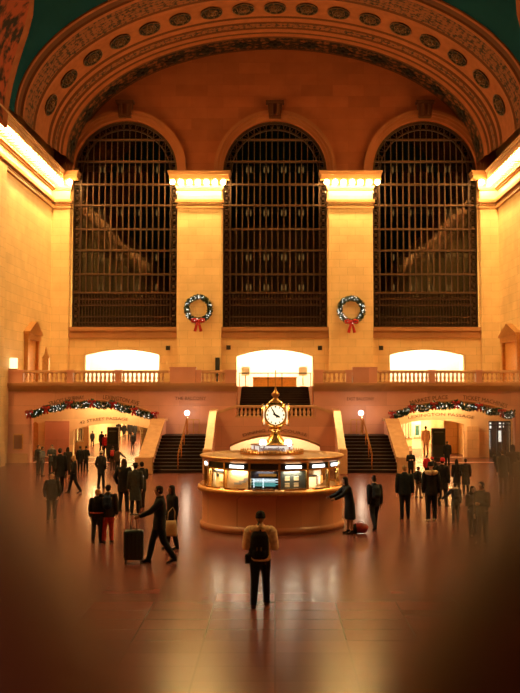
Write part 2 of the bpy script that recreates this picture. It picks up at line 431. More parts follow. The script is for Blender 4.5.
# windows -------------------------------------------------------------
for k, (a, b) in enumerate(WIN):
    x0, x1 = xx(a), xx(b); c = (x0+x1)/2; r = (x1-x0)/2
    yp = Y2+.55
    n = 28
    pane = plate('window_%d' % (k+1), arch_hole(x0, x1, wz0, wzs), [], yp+.12, .05, 'glass'); struct(pane)
    def half(x):   # top of the opening at x
        return wzs + sqrt(max(0, r*r-(x-c)**2))
    def hw_at(z):
        return r if z <= wzs else sqrt(max(0, r*r-(z-wzs)**2))
    mb = MB()
    side = 7.5*PXM
    xi0, xi1 = x0+side, x1-side
    nb = 16
    for i in range(nb):
        x = xi0 + (xi1-xi0)*i/(nb-1)
        wv = .055 if i % 5 == 0 else .036
        mb.box(x-wv, x+wv, yp-.08, yp+.08, zz(292), min(wzs, half(x)-.05)); mb.box(x-.022, x+.022, yp-.05, yp+.05, wzs-.01, max(wzs, half(x)-.05))
    for py in (138, 160, 183, 204, 228, 249.5, 273.5, 292):
        z = zz(py); h = hw_at(z)-.03
        mb.box(c-h, c+h, yp-.14, yp+.10, z-.06, z+.06)
    mb.build('muntins', 'bronze', pane)
    fr = MB()     # rim of the arch and the ornamental strips down both sides
    for (ra, rb) in ((r-.18, r+.02), (r-.62, r-.54)):
        vs = []
        for i in range(n+1):
            t = pi*i/n
            for rr, yy in ((ra, yp+.1), (rb, yp+.1), (rb, yp-.12), (ra, yp-.12)): vs.append((c+rr*cos(t), yy, wzs+rr*sin(t)))
        fs = [(i*4+j, i*4+(j+1) % 4, (i+1)*4+(j+1) % 4, (i+1)*4+j) for i in range(n) for j in range(4)]
        fr.add(vs, fs)
    for i in range(22):
        t = pi*(i+.5)/22
        fr.tube([(c+(r-.6)*cos(t), yp, wzs+(r-.6)*sin(t)), (c+(r-.1)*cos(t+.05), yp, wzs+(r-.1)*sin(t+.05))], .03, 4)
        fr.tube([(c+(r-.6)*cos(t), yp, wzs+(r-.6)*sin(t)), (c+(r-.1)*cos(t-.05), yp, wzs+(r-.1)*sin(t-.05))], .03, 4)
    for s, xa, xb in ((0, x0, xi0), (1, xi1, x1)):
        fr.box(xa, xa+.07, yp-.12, yp+.1, wz0, wzs); fr.box(xb-.07, xb, yp-.12, yp+.1, wz0, wzs)
        z = wz0; st = side
        while z < wzs:
            fr.tube([(xa+.05, yp, z), (xb-.05, yp, z+st)], .045, 4); fr.tube([(xb-.05, yp, z), (xa+.05, yp, z+st)], .045, 4)
            fr.ball(((xa+xb)/2, yp-.03, z+st/2), (.13, .06, .13), 8, 5)
            fr.box(xa, xb, yp-.03, yp+.03, z-.03, z+.03)
            z += st
    fr.build('ornamental_border', 'bronzed', pane)
    gr = MB()     # the pierced grille at the foot
    zt, zb = zz(292), wz0
    rows = [zb, zb+.35, zb+.75, zb+1.55, zt-.45, zt]
    for z in rows: gr.box(xi0, xi1, yp-.06, yp+.05, z-.045, z+.045)
    nn = 31
    for i in range(nn):
        x = xi0+(xi1-xi0)*i/(nn-1)
        gr.box(x-.028, x+.028, yp-.05, yp+.04, zb, zt)
        if i < nn-1:
            xm = x+(xi1-xi0)/(nn-1)/2
            for z0_, z1_ in ((zb+.02, zb+.73), (zb+1.55, zt-.45), (zt-.45, zt)):
                zc = (z0_+z1_)/2; hh = (z1_-z0_)/2
                gr.tube([(xm, yp, zc-hh), (xm+.1, yp, zc), (xm, yp, zc+hh), (xm-.1, yp, zc), (xm, yp, zc-hh)], .028, 4)
    gr.build('foot_grille', 'bronzed', pane)
    # glazed walkways between the two skins of the window, with their lamps
    bk = MB().box(x0-.6, x1+.6, Y2+3.6, Y2+3.8, wz0-.3, wzs+r+.6).box(x0-.8, x0-.6, Y2+1.0, Y2+3.7, wz0-.3, wzs+r+.6).box(x1+.6, x1+.8, Y2+1.0, Y2+3.7, wz0-.3, wzs+r+.6).box(x0-.7, x1+.7, Y2+1.0, Y2+3.7, wzs+r+.4, wzs+r+.6).box(x0-.7, x1+.7, Y2+1.0, Y2+3.7, wz0-.5, wz0-.3)
    bk.build('outer_skin', 'dark', pane)
    wk = MB(); lm = MB()
    for py in (160, 204, 249.5, 292):
        z = zz(py)
        hh = hw_at(z)
        wk.box(c-hh, c+hh, Y2+1.2, Y2+3.2, z-.12, z-.02)
        for q in range(4):
            x = xi0 + (xi1-xi0)*(.2+.2*q)
            for e in (-.14, .14):
                lm.ball((x+e, Y2+1.7, z-.32 if py < 290 else z+.5), (.06, .06, .24), 6, 5)
    wk.build('walkway', 'black', pane)
    lm.build('walkway_lamps', 'catlamp', pane)

# side walls ---------------------------------------------------------
door_y0, door_y1 = HW*FPX/250/1.0, HW*FPX/236
for sgn, nm in ((-1, 'left'), (1, 'right')):
    xw = sgn*HW
    m = MB().box(xw, xw+sgn*1.0, -7, Y2+1, -.3, zz(165)+1)
    wl = struct(m.build('wall_'+nm, 'wall'))
    # broad pilasters
    pl = MB()
    for y0, y1 in ((-5, -2), (6, 9), (16, 19), (27, 30), (37, 40), (Y1-5.2, Y1-2.4)):
        pl.box(xw+sgn*.2, xw-sgn*.35, y0, y1, 0, zz(209))
        pl.box(xw+sgn*.2, xw-sgn*.50, y0-.15, y1+.15, 0, 1.3)
    pl.build('pilasters', 'pier', wl)
    # cornice: the profile of the pier capitals run along the wall
    cm = MB()
    x_ = lambda o: xw - sgn*o
    def run(p0, p1, o, y0=-6.9, y1=Y2-.3): cm.box(x_(0)+sgn*.1, x_(o), y0, y1, zz(p1), zz(p0))
    run(173.6, 175.2, .98); run(175.2, 177.6, .92); run(177.6, 180.4, .84); run(180.4, 188.5, .20)
    run(180.4, 182.6, .84) if False else cm.box(x_(.77), x_(.84), -6.9, Y2-.3, zz(182.4), zz(180.4)); run(188.5, 190.0, .26); run(190.0, 191.6, .12); run(200.8, 203.8, .26); run(205.6, 206.6, .14); run(207.6, 209.4, .18)
    # step the vault springs from
    run(166, 173.6, .35)
    ct = struct(cm.build('trim_cornice', 'cap')); ct.name = 'trim_%d' % (8 if sgn < 0 else 9)
    bl = MB()
    y = Y2-1.0; i = 0
    bl2 = MB()
    ymin = Y2*(.79 if sgn < 0 else .9)
    while y > 22:
        off = .62
        if y > ymin:
            bulb(x_(off), y, zz(184.6), 'lit bulb in the row under the %s side wall cornice' % nm, 'bulbs of the %s side cornice' % nm)
        else:
            bl2.ball((x_(off), y, zz(184.6)), (.155, .155, .17), 6, 5)
        bl.box(x_(off+.2), x_(off-.45), y-.40, y-.25, zz(188), zz(180.8))
        y -= .65
    bl.build('bulb_socket_block', 'cap', ct)
    st = bl2.build('distant_bulbs', 'bulb'); st.name = 'cornice_bulbs'
    tag(st, 'continuous row of lit bulbs further along the %s cornice' % nm, 'light bulbs', None, 'stuff')
# doorway with pediment in each side wall behind the balustrade
for k, (sgn, y0, y1) in enumerate(((-1, HW*FPX/251, HW*FPX/239), (1, HW*FPX/246, HW*FPX/230))):
    xw = sgn*HW
    yc = (y0+y1)/2; zt = ZB+2.9
    m = MB().box(xw, xw-sgn*.25, y0, y0+.35, ZB, zt).box(xw, xw-sgn*.25, y1-.35, y1, ZB, zt).box(xw, xw-sgn*.3, y0-.1, y1+.1, zt, zt+.35)
    m.prism([(y0-.2, 0), (y1+.2, 0), (y1+.2, .15), (yc, .85), (y0-.2, .15)], lambda p, q, d: (xw-sgn*d, p, zt+.35+q), 0, .4)
    d = struct(m.build('door_%d' % (k+1), 'brassd'))
    MB().box(xw, xw-sgn*.06, y0+.35, y1-.35, ZB, zt).build('door_leaf', 'wood', d)
    MB().ball((xw-sgn*.12, y0+.6, ZB+1.05), .06, 8, 6).build('door_handle', 'brass', d)
# west end, closing the hall behind the viewer
struct(MB().box(-HW-1, HW+1, -8, -7, -.3, zz(165)+12).build('wall_west', 'wall'))

# vault ----------------------------------------------------------------
def ell(A, B, t): return (A*PXM*cos(t), ZS + B*PXM*sin(t))
def vault_strip(name, prof, mats, parent=None, n=96, uvs=1.0, t0=0.0, t1=pi, thick=None):
    """prof: list of (Y, A, B, mat index for the strip that follows)"""
    me = bpy.data.meshes.new(name)
    vs, fs, mi, uv = [], [], [], []
    for Y, A, B, _ in prof:
        for i in range(n+1):
            x, z = ell(A, B, t0+(t1-t0)*i/n); vs.append((x, Y, z))
    arc = [0.0]
    for i in range(n):
        a = Vector(ell(208, 121, t0+(t1-t0)*i/n)); b = Vector(ell(208, 121, t0+(t1-t0)*(i+1)/n)); arc.append(arc[-1]+(b-a).length)
    for k in range(len(prof)-1):
        for i in range(n):
            fs.append((k*(n+1)+i, k*(n+1)+i+1, (k+1)*(n+1)+i+1, (k+1)*(n+1)+i)); mi.append(prof[k][3])
            uv.append([(arc[i], prof[k][0]), (arc[i+1], prof[k][0]), (arc[i+1], prof[k+1][0]), (arc[i], prof[k+1][0])])
    me.from_pydata(vs, [], fs)
    ul = me.uv_layers.new(name='UVMap')
    for p, m_, q in zip(me.polygons, mi, uv):
        p.material_index = m_
        for li, c in zip(p.loop_indices, q): ul.data[li].uv = c
    return add(name, me, mats, parent)
YM = [Y2*f for f in (1.0, .966, .958, .944, .936, .918, .908)]
prof = [(Y2+.02, 203, 119, 1), (Y2-.25, 203, 119, 2), (Y2*.966, 203.5, 119.3, 1), (Y2*.961, 203, 119, 0), (Y2*.955, 205, 119.6, 1), (Y2*.952, 206.5, 120, 0),
        (Y2*.943, 205.8, 119.8, 1), (Y2*.940, 207.5, 120.4, 3), (Y2*.930, 207.5, 120.4, 1), (Y2*.927, 209.3, 121, 0), (Y2*.917, 208.6, 120.7, 1), (Y2*.914, 210.4, 121.5, 0),
        (Y2*.872, 210.8, 121.8, 0), (Y2*.866, 210.2, 121.4, 1), (Y2*.863, 211.5, 122.2, 3), (Y2*.832, 211.8, 122.5, 1), (Y2*.829, 210.6, 121.6, 0), (Y2*.824, 210.6, 121.6, 1),
        (Y2*.822, 212.4, 122.8, 1), (Y2*.814, 212.6, 123, 0), (YR+.01, 212.6, 123, 0), (YR, 214, 124.5, 0)]
rib = struct(vault_strip('trim_10', prof, ['plast', 'plastd', 'border', 'lattice']))
ceil = struct(vault_strip('ceiling', [(YR, 214, 124.5, 0), (40, 214, 124.5, 0), (25, 214, 124.5, 0), (10, 214, 124.5, 0), (-7.5, 214, 124.5, 0)], ['teal']))
# spandrel between springing ellipse and cornice
# rosettes of the medallion band, spaced evenly along the arc
def ros_mesh():
    m = MB(); m.cur = 0
    m.lathe([(0, .0), (.60, .0), (.66, .05), (.70, .0), (.72, -.02)], 20)
    m.cur = 1
    for rr in (.70, .40):
        vs = []; n = 24
        m.tube([(rr*cos(2*pi*i/n), rr*sin(2*pi*i/n), .05) for i in range(n+1)], .035, 5, cap=False)
    for i in range(8):
        a = 2*pi*i/8
        m.ball((.24*cos(a), .24*sin(a), .06), (.09, .09, .06), 6, 5)
        m.ball((.56*cos(a+.2), .56*sin(a+.2), .05), (.06, .06, .05), 6, 5)
    m.ball((0, 0, .08), (.13, .13, .1), 8, 6)
    d = m.data('rosette', True); d.materials.append(M['ros']); d.materials.append(M['rosl']); return d
rosd = ros_mesh()
def on_vault(A, B, t, Y, me, name, sc, lift=.03):
    x, z = ell(A, B, t)
    n = Vector((-cos(t)/A, 0, -sin(t)/B)).normalized()
    tx = Vector((0, 1, 0)); ty = n.cross(tx)
    mat = Matrix((tx, ty, n)).transposed().to_4x4()
    o = bpy.data.objects.new(name, me); col.objects.link(o); o.parent = rib
    o.matrix_world = Matrix.Translation(Vector((x, Y, z))+n*lift) @ mat @ Matrix.Diagonal((*sc, 1))
    return o
NT = 4000
cum = [0.0]
for i in range(NT):
    a = Vector(ell(210.6, 121.6, pi*i/NT)); b = Vector(ell(210.6, 121.6, pi*(i+1)/NT)); cum.append(cum[-1]+(b-a).length)
def t_at(s):
    for i in range(NT):
        if cum[i+1] >= s: return pi*i/NT
    return pi
mid_s = cum[-1]/2
step = 2.02
for k in range(-10, 11):
    s = mid_s + k*step
    if .3 < s < cum[-1]-.3:
        on_vault(210.6, 121.6, t_at(s), Y2*.893, rosd, 'rosette', (1.22, .98, 1))
# flower crosses in the dark border against the tympanum
def cross_mesh():
    m = MB()
    for i in range(8):
        a = 2*pi*i/8; L = .55 if i % 2 == 0 else .36
        m.ball((L*.55*cos(a), L*.55*sin(a), .03), (.12+.16*abs(cos(a)), .12+.16*abs(sin(a)), .04), 6, 5)
    m.ball((0, 0, .06), .12, 8, 6)
    d = m.data('flower_cross', True); d.materials.append(M['ros']); return d
crd = cross_mesh()
for k in range(-7, 8):
    s = mid_s + k*2.45
    on_vault(203.2, 119.1, t_at(s), Y2*.982, crd, 'flower_cross', (1.3, 1.3, 1), .0)
# side lunette of the vault, figured ornament on red, with its plain edge band
def on_cyl(px, py, A, B):
    """where the line of sight through a pixel meets the elliptic vault"""
    a, b = A*PXM, B*PXM
    d = W(px, py, 10.0) - Vector((0, 0, HC))
    ez = HC - ZS
    qa = (d.x/a)**2+(d.z/b)**2; qb = 2*ez*d.z/b**2; qc = (ez/b)**2-1
    t = (-qb+sqrt(qb*qb-4*qa*qc))/(2*qa)
    return Vector((0, 0, HC))+d*t
edge = [(34, -14), (33.5, 0), (32.5, 14), (28, 32), (22, 50), (16.5, 68), (12, 85), (9, 100), (7.5, 112), (6, 128)]
for sgn in (-1, 1):
    rows = []
    nw = 10
    for k, (ex, ey) in enumerate(edge):
        p = on_cyl(ex, ey, 211, 122.5)
        # carry the row down the vault towards its springing
        t = atan2((p.z-ZS)/(122.5*PXM), p.x/(211*PXM))
        rows.append((p.y, t))
    me = bpy.data.meshes.new('side_lunette')
    vs, fs, mi, uv = [], [], [], []
    for y, t in rows:
        for j in range(nw+1):
            # the lunette runs back from its edge towards the viewer's end of the hall
            f = j/nw
            yy = y - f*9.0
            x, z = ell(211, 122.5, t)
            vs.append((x*(1 if sgn < 0 else -1), yy, z))
    k = len(rows)
    for i in range(k-1):
        for j in range(nw):
            fs.append((i*(nw+1)+j, i*(nw+1)+j+1, (i+1)*(nw+1)+j+1, (i+1)*(nw+1)+j)); mi.append(1 if j == 0 else 0)
    me.from_pydata(vs, [], fs)
    ul = me.uv_layers.new(name='UVMap')
    for p, q in zip(me.polygons, mi):
        p.material_index = q
        for li, vi in zip(p.loop_indices, p.vertices): ul.data[li].uv = (vs[vi][1], vs[vi][2])
    o = add('lunette', me, ['zodiac', 'plast'], ceil)
    so = o.modifiers.new('thick', 'SOLIDIFY'); so.thickness = .1; so.offset = 0
# ================================================================== BALCONY FRONT
x1 = lambda px, py=400: XP(px, Y1, py)
z1 = lambda py: ZP(py, Y1)
TH = .8
SX = 2.2                                   # half width of the upper flight
# arched passage openings, left and right
LA = [(30, 418), (86, 403.5), (150, 414)]
RA = [(396, 414), (455, 403.5), (516, 416)]
YL = F(275, 473).y                         # foot of the two lower flights
YT = Y1-.05
ZL = ZP(435, Y1-1.5)                       # first landing
ZM = 2.5                                   # middle landing
YF = Y1-2.6                                # front of the middle landing
holes = []
for A in (LA, RA):
    p = [xz(*q, Y1) for q in A]
    arc = arc3(p[2], p[1], p[0], 18)
    holes.append([(p[0][0], .001), (p[2][0], .001)] + arc)
zt = z1(384)
out = [(-HW-.5, -.25), (HW+.5, -.25), (HW+.5, zt), (SX+.05, zt), (SX+.05, ZM-.3), (-SX-.05, ZM-.3), (-SX-.05, zt), (-HW-.5, zt)]
bw = struct(plate('wall_balcony', out, holes, Y1, TH, 'low'))
m = MB()
for a, b in ((-HW, -SX-.05), (SX+.05, HW)):
    m.box(a, b, Y1-.30, Y1+.2, z1(386), z1(383.2)); m.box(a, b, Y1-.22, Y1+.2, z1(388.5), z1(386)); m.box(a, b, Y1-.10, Y1+.2, z1(391.5), z1(388.5))
m.build('ledge', 'cap', bw)
# mouldings round the arches
for A in (LA, RA):
    p = [xz(*q, Y1) for q in A]
    arc = arc3(p[2], p[1], p[0], 18)
    MB().tube([(x, Y1-.03, z+.12) for x, z in arc], [(.06, .10)]*len(arc), 6).build('arch_moulding', 'cap', bw)
# plinth blocks and pale base course
m = MB()
m.box(-HW, x1(29), Y1-.12, Y1+.1, 0, .55); m.box(x1(518), HW, Y1-.12, Y1+.1, 0, .55)
m.build('base_course', 'trimst', bw)
# balcony floor slab (with the stair well left open)
m = MB().box(-HW-.5, -SX, Y1+.05, Y2+8, ZB-.35, ZB).box(SX, HW+.5, Y1+.05, Y2+8, ZB-.35, ZB).box(-SX, SX, Y1+6.2, Y2+8, ZB-.35, ZB)
struct(m.build('floor_balcony', 'cap'))

# writing on the wall
def arcpath(px0, px1, P, off, Y=None):
    Y = Y or Y1
    p = [xz(*q, Y) for q in P]
    arc = arc3(p[0], p[1], p[2], 200)
    pts = [q for q in arc]
    x0, x_1 = XP(px0, Y, 405), XP(px1, Y, 405)
    def f(t):
        x = x0+(x_1-x0)*t
        for a, b in zip(pts, pts[1:]):
            if min(a[0], b[0]) <= x <= max(a[0], b[0]):
                u = (x-a[0])/(b[0]-a[0]) if b[0] != a[0] else 0
                return x, a[1]+(b[1]-a[1])*u+off, atan2(b[1]-a[1], b[0]-a[0])
        return x, pts[-1][1]+off, 0
    return f
def flat(px0, px1, py, Y):
    a, b = W(px0, py, Y), W(px1, py, Y)
    return lambda t: (a.x+(b.x-a.x)*t, a.z, 0)
inscription('TRACKS & SUBWAY', .34, arcpath(49, 84, LA, .36), 0, Y1, 'ink', bw)
inscription('LEXINGTON AVE', .34, arcpath(103, 139, LA, .36), 0, Y1, 'ink', bw)
inscription('MARKET PLACE', .34, arcpath(410, 448, RA, .36), 0, Y1, 'ink', bw)
inscription('TICKET MACHINES', .34, arcpath(463, 507, RA, .36), 0, Y1, 'ink', bw)
inscription('THE BALCONY', .26, flat(175, 206, 398.5, Y1), 0, Y1, 'ink', bw)
inscription('EAST BALCONY', .26, flat(347, 374, 399, Y1), 0, Y1, 'ink', bw)

# balustrades ----------------------------------------------------------
H_R = z1(370)-z1(384)
BALU = MB().lathe([(.085, 0), (.085, .06), (.05, .09), (.075, .20), (.088, .27), (.075, .36), (.045, .50), (.05, .56), (.075, .58), (.075, .62)], 10).data('baluster', True)
BALU.materials.append(M['bal'])
def balustrade(root, segs, piers, y, zb, zt, rail_x):
    hb = zt-.16-zb-.10
    MB().box(rail_x[0], rail_x[1], y-.17, y+.17, zb, zb+.10).build('plinth', 'trimst', root)
    MB().bevbox(rail_x[0], rail_x[1], y-.18, y+.18, zt-.16, zt, .03).build('rail', 'trimst', root)
    for a, b in piers:
        MB().box(a, b, y-.19, y+.19, zb+.02, zt-.01).box(a-.04, b+.04, y-.22, y+.22, zt-.12, zt+.03).build('pier', 'low', root)
    o = Vector(root.location)
    for a, b in segs:
        n = max(1, int(round((b-a)/.245)))
        for i in range(n):
            x = a+(b-a)*(i+.5)/n
            c = bpy.data.objects.new('baluster', BALU); col.objects.link(c); c.parent = root
            c.location = Vector((x, y, zb+.10))-o; c.scale = (1, 1, hb/.62)
zb_, zt_ = z1(383.6), z1(370.3)
yb = Y1+.06
def mk_bal(label, segs, piers, a, b):
    r = tag(empty('balustrade', ((a+b)/2, yb, zb_)), label, 'balustrade', 'stone balustrades of the balcony')
    balustrade(r, segs, piers, yb, zb_, zt_, (a, b))
    return r
X = x1
mk_bal('long stone balustrade of the balcony above the left garland arch', [(X(23), X(67)), (X(73), X(115)), (X(121), X(165))], [(X(8.5), X(23)), (X(67), X(73)), (X(115), X(121))], X(8.5), X(169))
mk_bal('short stone balustrade left of the central stair opening', [(X(201), X(225))], [(X(196), X(201)), (X(225), X(236))], X(196), X(236))
mk_bal('short stone balustrade right of the central stair opening', [(X(323), X(346))], [(X(314), X(323)), (X(346), X(352))], X(314), X(352))
mk_bal('long stone balustrade of the balcony above the right garland arch', [(X(379), X(429)), (X(435), X(476)), (X(482), X(530))], [(X(429), X(435)), (X(476), X(482)), (X(530), X(541))], X(378), X(541))
for nm, a, b in (('left', 169.5, 196), ('right', 352.5, 377.5)):
    m = MB().box(X(a)+.02, X(b)-.02, Y1-.16, Y1+.5, zb_, z1(367.5)).box(X(a)+.0, X(b)-.0, Y1-.20, Y1+.55, z1(368.6), z1(367))
    t = struct(m.build('trim_%d' % (11 if nm == 'left' else 12), 'low'))

# ================================================================== STAIRS
def steps(x0, x1, y0, z0, y1, z1_, n, mb, nose):
    dy, dz = (y1-y0)/n, (z1_-z0)/n
    for i in range(n):
        mb.box(x0, x1, y0+i*dy, y1, z0+i*dz, z0+(i+1)*dz-.03)
        nose.box(x0, x1, y0+i*dy-.02, y1 if i == n-1 else y0+(i+1)*dy+.02, z0+(i+1)*dz-.03, z0+(i+1)*dz)
for sgn, nm in ((-1, 'left'), (1, 'right')):
    xi_, xo_ = sgn*3.62, sgn*6.30
    r = tag(empty('staircase', ((xi_+xo_)/2, YL, 0)), 'dark stepped stone flight with brass handrail %s of the information booth' % nm, 'staircase')
    a, b = MB(), MB()
    steps(min(xi_, xo_), max(xi_, xo_), YL, 0, Y1-1.7, ZL, 11, a, b)
    a.box(xi_, xo_, Y1-1.7, Y1, 0, ZL-.03); b.box(xi_, xo_, Y1-1.7, Y1-.02, ZL-.03, ZL)
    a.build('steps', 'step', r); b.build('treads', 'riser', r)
    # outer parapet, a broad ramped wall
    zA, zE = ZP(461, YL), ZP(421, Y1-1.0)
    side = [(YL-.35, 0), (Y1-.02, 0), (Y1-.02, zE), (Y1-1.4, zE), (YL+.1, zA), (YL-.35, zA)]
    MB().prism(side, lambda p, q, d: (d, p, q), xo_, xo_+sgn*.55).build('outer_parapet', 'low', r)
    cap = [(YL-.45, zA-.05), (YL-.45, zA+.13), (YL+.1, zA+.13), (Y1-1.4, zE+.13), (Y1-.02, zE+.13), (Y1-.02, zE-.02), (Y1-1.4, zE-.02), (YL+.1, zA-.02)]
    MB().prism(cap, lambda p, q, d: (d, p, q), xo_-sgn*.10, xo_+sgn*.68).build('parapet_cap', 'trimst', r)
    MB().bevbox(xo_-sgn*.14, xo_+sgn*.72, YL-.80, YL-.2, 0, zA+.25, .05).build('newel', 'trimst', r)
    # handrail up the middle
    xm = sgn*4.93
    pts = [(xm, YL+.05, .95), (xm, Y1-1.75, ZL+.95), (xm, Y1-.9, ZL+.95)]
    m = MB().tube(pts, .045, 8)
    for f in (.0, .33, .66, 1.0):
        y = YL+.05+(Y1-1.8-YL)*f; z = .95+ZL*f
        m.tube([(xm, y, z-.95+.02), (xm, y, z)], .03, 6)
    m.build('handrail', 'brass', r)
    # gate frame at the back of the landing
    m = MB()
    xg0, xg1 = sgn*4.35, sgn*5.0
    for x in (xg0, (xg0+xg1)/2, xg1): m.box(x-.025, x+.025, Y1-.5, Y1-.45, ZL, ZL+.85)
    m.box(xg0, xg1, Y1-.51, Y1-.44, ZL+.80, ZL+.86); m.box(xg0, xg1, Y1-.51, Y1-.44, ZL+.1, ZL+.14)
    m.build('gate_frame', 'brassd', r)
    # white globe lamp on the landing
    g = W(187 if sgn < 0 else 361, 413, Y1-.75)
    l = tag(empty('globe_lamp', (g.x, g.y, ZL)), 'white lit globe lamp on a post above the %s dark staircase' % nm, 'lamp')
    MB().lathe([(.10, 0), (.10, .04), (.035, .08), (.03, g.z-ZL-.2), (.06, g.z-ZL-.15), (.06, g.z-ZL-.11)], 10, (g.x, g.y, ZL)).build('post', 'brassd', l)
    MB().ball(g, .15, 14, 10).build('lamp_globe', 'globe', l, True)

# the curved middle parapet with its balustrade, and the arch through to the lower level
c = tag(empty('central_staircase', (0, YF, 0)), 'central stone landing with balustrade and dark upper flight behind the clock', 'staircase')
zr = ZP(405.3, YF); zbb = ZP(418, YF)
ow = 3.34
arcp = [W(230, 447, YF), W(275, 436.3, YF), W(320, 447, YF)]
ap = arc3((arcp[2].x, arcp[2].z), (arcp[1].x, arcp[1].z), (arcp[0].x, arcp[0].z), 16)
outl = [(-ow, -.2), (ow, -.2), (ow, ZP(414, YF)-.1), (SX+.1, zbb+.02), (-SX-.1, zbb+.02), (-ow, ZP(414, YF)-.1)]
plate('front_wall', outl, [[(ap[-1][0], .01), (ap[0][0], .01)]+ap], YF, .4, 'low', c)
MB().tube([(x, YF-.02, z+.09) for x, z in ap], [(.05, .08)]*len(ap), 6).build('arch_moulding', 'cap', c)
inscription('DINING CONCOURSE', .22, arcpath(243, 307, [(230, 447), (275, 436.3), (320, 447)], .33, YF), 0, YF, 'ink', c)
# sloping wings either side of the balusters
for sgn in (-1, 1):
    w = [(sgn*(SX+.02), zbb), (sgn*ow, ZP(418, YF)-.5), (sgn*ow, ZP(415, YF)), (sgn*(SX+.02), zr-.1)]
    MB().prism(w, lambda p, q, d: (p, YF+d, q), -.03, .38).build('wing_wall', 'low', c)
    cp = [(sgn*(SX-.05), zr-.12), (sgn*(ow+.1), ZP(416, YF)), (sgn*(ow+.1), ZP(416, YF)+.16), (sgn*(SX-.05), zr+.02)]
    MB().prism(cp, lambda p, q, d: (p, YF+d, q), -.06, .44).build('wing_cap', 'trimst', c)
    # inner parapet of the lower flight
    zA, zE = ZP(452, YL), ZP(414, YF)+.02
    side = [(YL-.3, 0), (Y1-.9, 0), (Y1-.9, zE+.1), (YF, zE), (YL+.15, zA), (YL-.3, zA)]
    MB().prism(side, lambda p, q, d: (d, p, q), sgn*3.30, sgn*3.62).build('inner_parapet', 'low', c)
    cap = [(YL-.4, zA), (YL-.4, zA+.14), (YL+.15, zA+.14), (YF, zE+.14), (Y1-.9, zE+.24), (Y1-.9, zE+.1), (YF, zE), (YL+.15, zA)]
    MB().prism(cap, lambda p, q, d: (d, p, q), sgn*3.22, sgn*3.62).build('parapet_cap', 'trimst', c)
    MB().bevbox(sgn*3.2, sgn*3.62, YL-.85, YL-.3, 0, zA+.2, .06).build('newel', 'trimst', c)
yy = YF+.19
MB().box(-SX, SX, yy-.16, yy+.16, zbb, zbb+.1).build('plinth', 'trimst', c)
MB().bevbox(-SX-.1, SX+.1, yy-.18, yy+.18, zr-.14, zr, .03).build('rail', 'trimst', c)
for i in range(19):
    o = bpy.data.objects.new('baluster', BALU); col.objects.link(o); o.parent = c
    o.location = (-SX+.12+(2*SX-.24)*i/18, .19, zbb+.1); o.scale = (1, 1, (zr-.14-zbb-.1)/.62)
MB().box(-3.25, 3.25, YF+.35, Y1+.1, ZM-.25, ZM).build('landing', 'cap', c)
a, b = MB(), MB()
steps(-SX+.05, SX-.05, Y1+.1, ZM, Y1+6.2, ZB, 13, a, b)
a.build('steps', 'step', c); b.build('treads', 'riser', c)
for q in (-SX-.02, SX-.06): MB().box(q, q+.08, Y1+.1, Y1+6.2, ZM-.2, ZB).build('well_wall', 'low', c)
# guard rail at the head of the stair
r = tag(empty('guard_rail', (0, Y1+6.35, ZB)), 'thin dark guard rail in front of the middle lit archway', 'railing')
zg = ZP(373, Y1+6.35)
m = MB().box(-2.35, 2.35, Y1+6.32, Y1+6.38, zg-.04, zg+.02)
m.build('top_rail', 'black', r)
for x in (-2.3, -.45, .45, 2.3): MB().box(x-.025, x+.025, Y1+6.33, Y1+6.37, ZB, zg).build('post', 'black', r)
# recess behind the low arch
m = MB().box(-2.9, 2.9, YF+2.3, YF+2.4, 0, 2.2).box(-2.95, -2.75, YF+.4, YF+2.4, 0, 2.2).box(2.75, 2.95, YF+.4, YF+2.4, 0, 2.2)
m.build('recess', 'white', c)

# ================================================================== LIT ARCHWAYS ON THE BALCONY
for k, (a, b, pe, pc) in enumerate(ALC):
    xa, xb = xx(a)-.8, xx(b)+.8
    ye = Y2+6.5
    m = MB().box(xa-.2, xb+.2, ye, ye+.2, ZB, ZB+4.2).box(xa-.2, xa, Y2+1, ye, ZB, ZB+4.2).box(xb, xb+.2, Y2+1, ye, ZB, ZB+4.2).box(xa-.2, xb+.2, Y2+1, ye+.2, ZB+4.1, ZB+4.3)
    struct(m.build('wall_alcove', 'white')).name = 'wall_alcove_%d' % (k+1)
cnt = tag(empty('service_counter', (XP(274, Y2-1.2), Y2-1.2, ZB)), 'orange wooden counter inside the middle lit archway', 'counter')
xa, xb = XP(253, Y2-1.2), XP(296.5, Y2-1.2)
zc = ZP(377, Y2-1.2)
MB().box(xa, xb, Y2-1.5, Y2-.9, ZB, zc-.06).build('body', 'wood', cnt)
MB().bevbox(xa-.05, xb+.05, Y2-1.56, Y2-.84, zc-.06, zc, .02).build('worktop', 'wood', cnt)
for sgn, px in ((-1, 245.5), (1, 303)):
    s = tag(empty('display_stand', (XP(px, Y2-.6), Y2-.6, ZB)), 'pale display stand on the balcony at the %s of the middle archway' % ('left side' if sgn < 0 else 'right side'), 'display stand')
    x = XP(px, Y2-.6)
    MB().lathe([(.22, 0), (.22, .04), (.03, .07), (.03, .8)], 12, (x, Y2-.6, ZB)).build('pole', 'brassd', s)
    MB().box(x-.28, x+.28, Y2-.64, Y2-.58, ZB+.75, ZB+1.35).build('board', 'white', s)
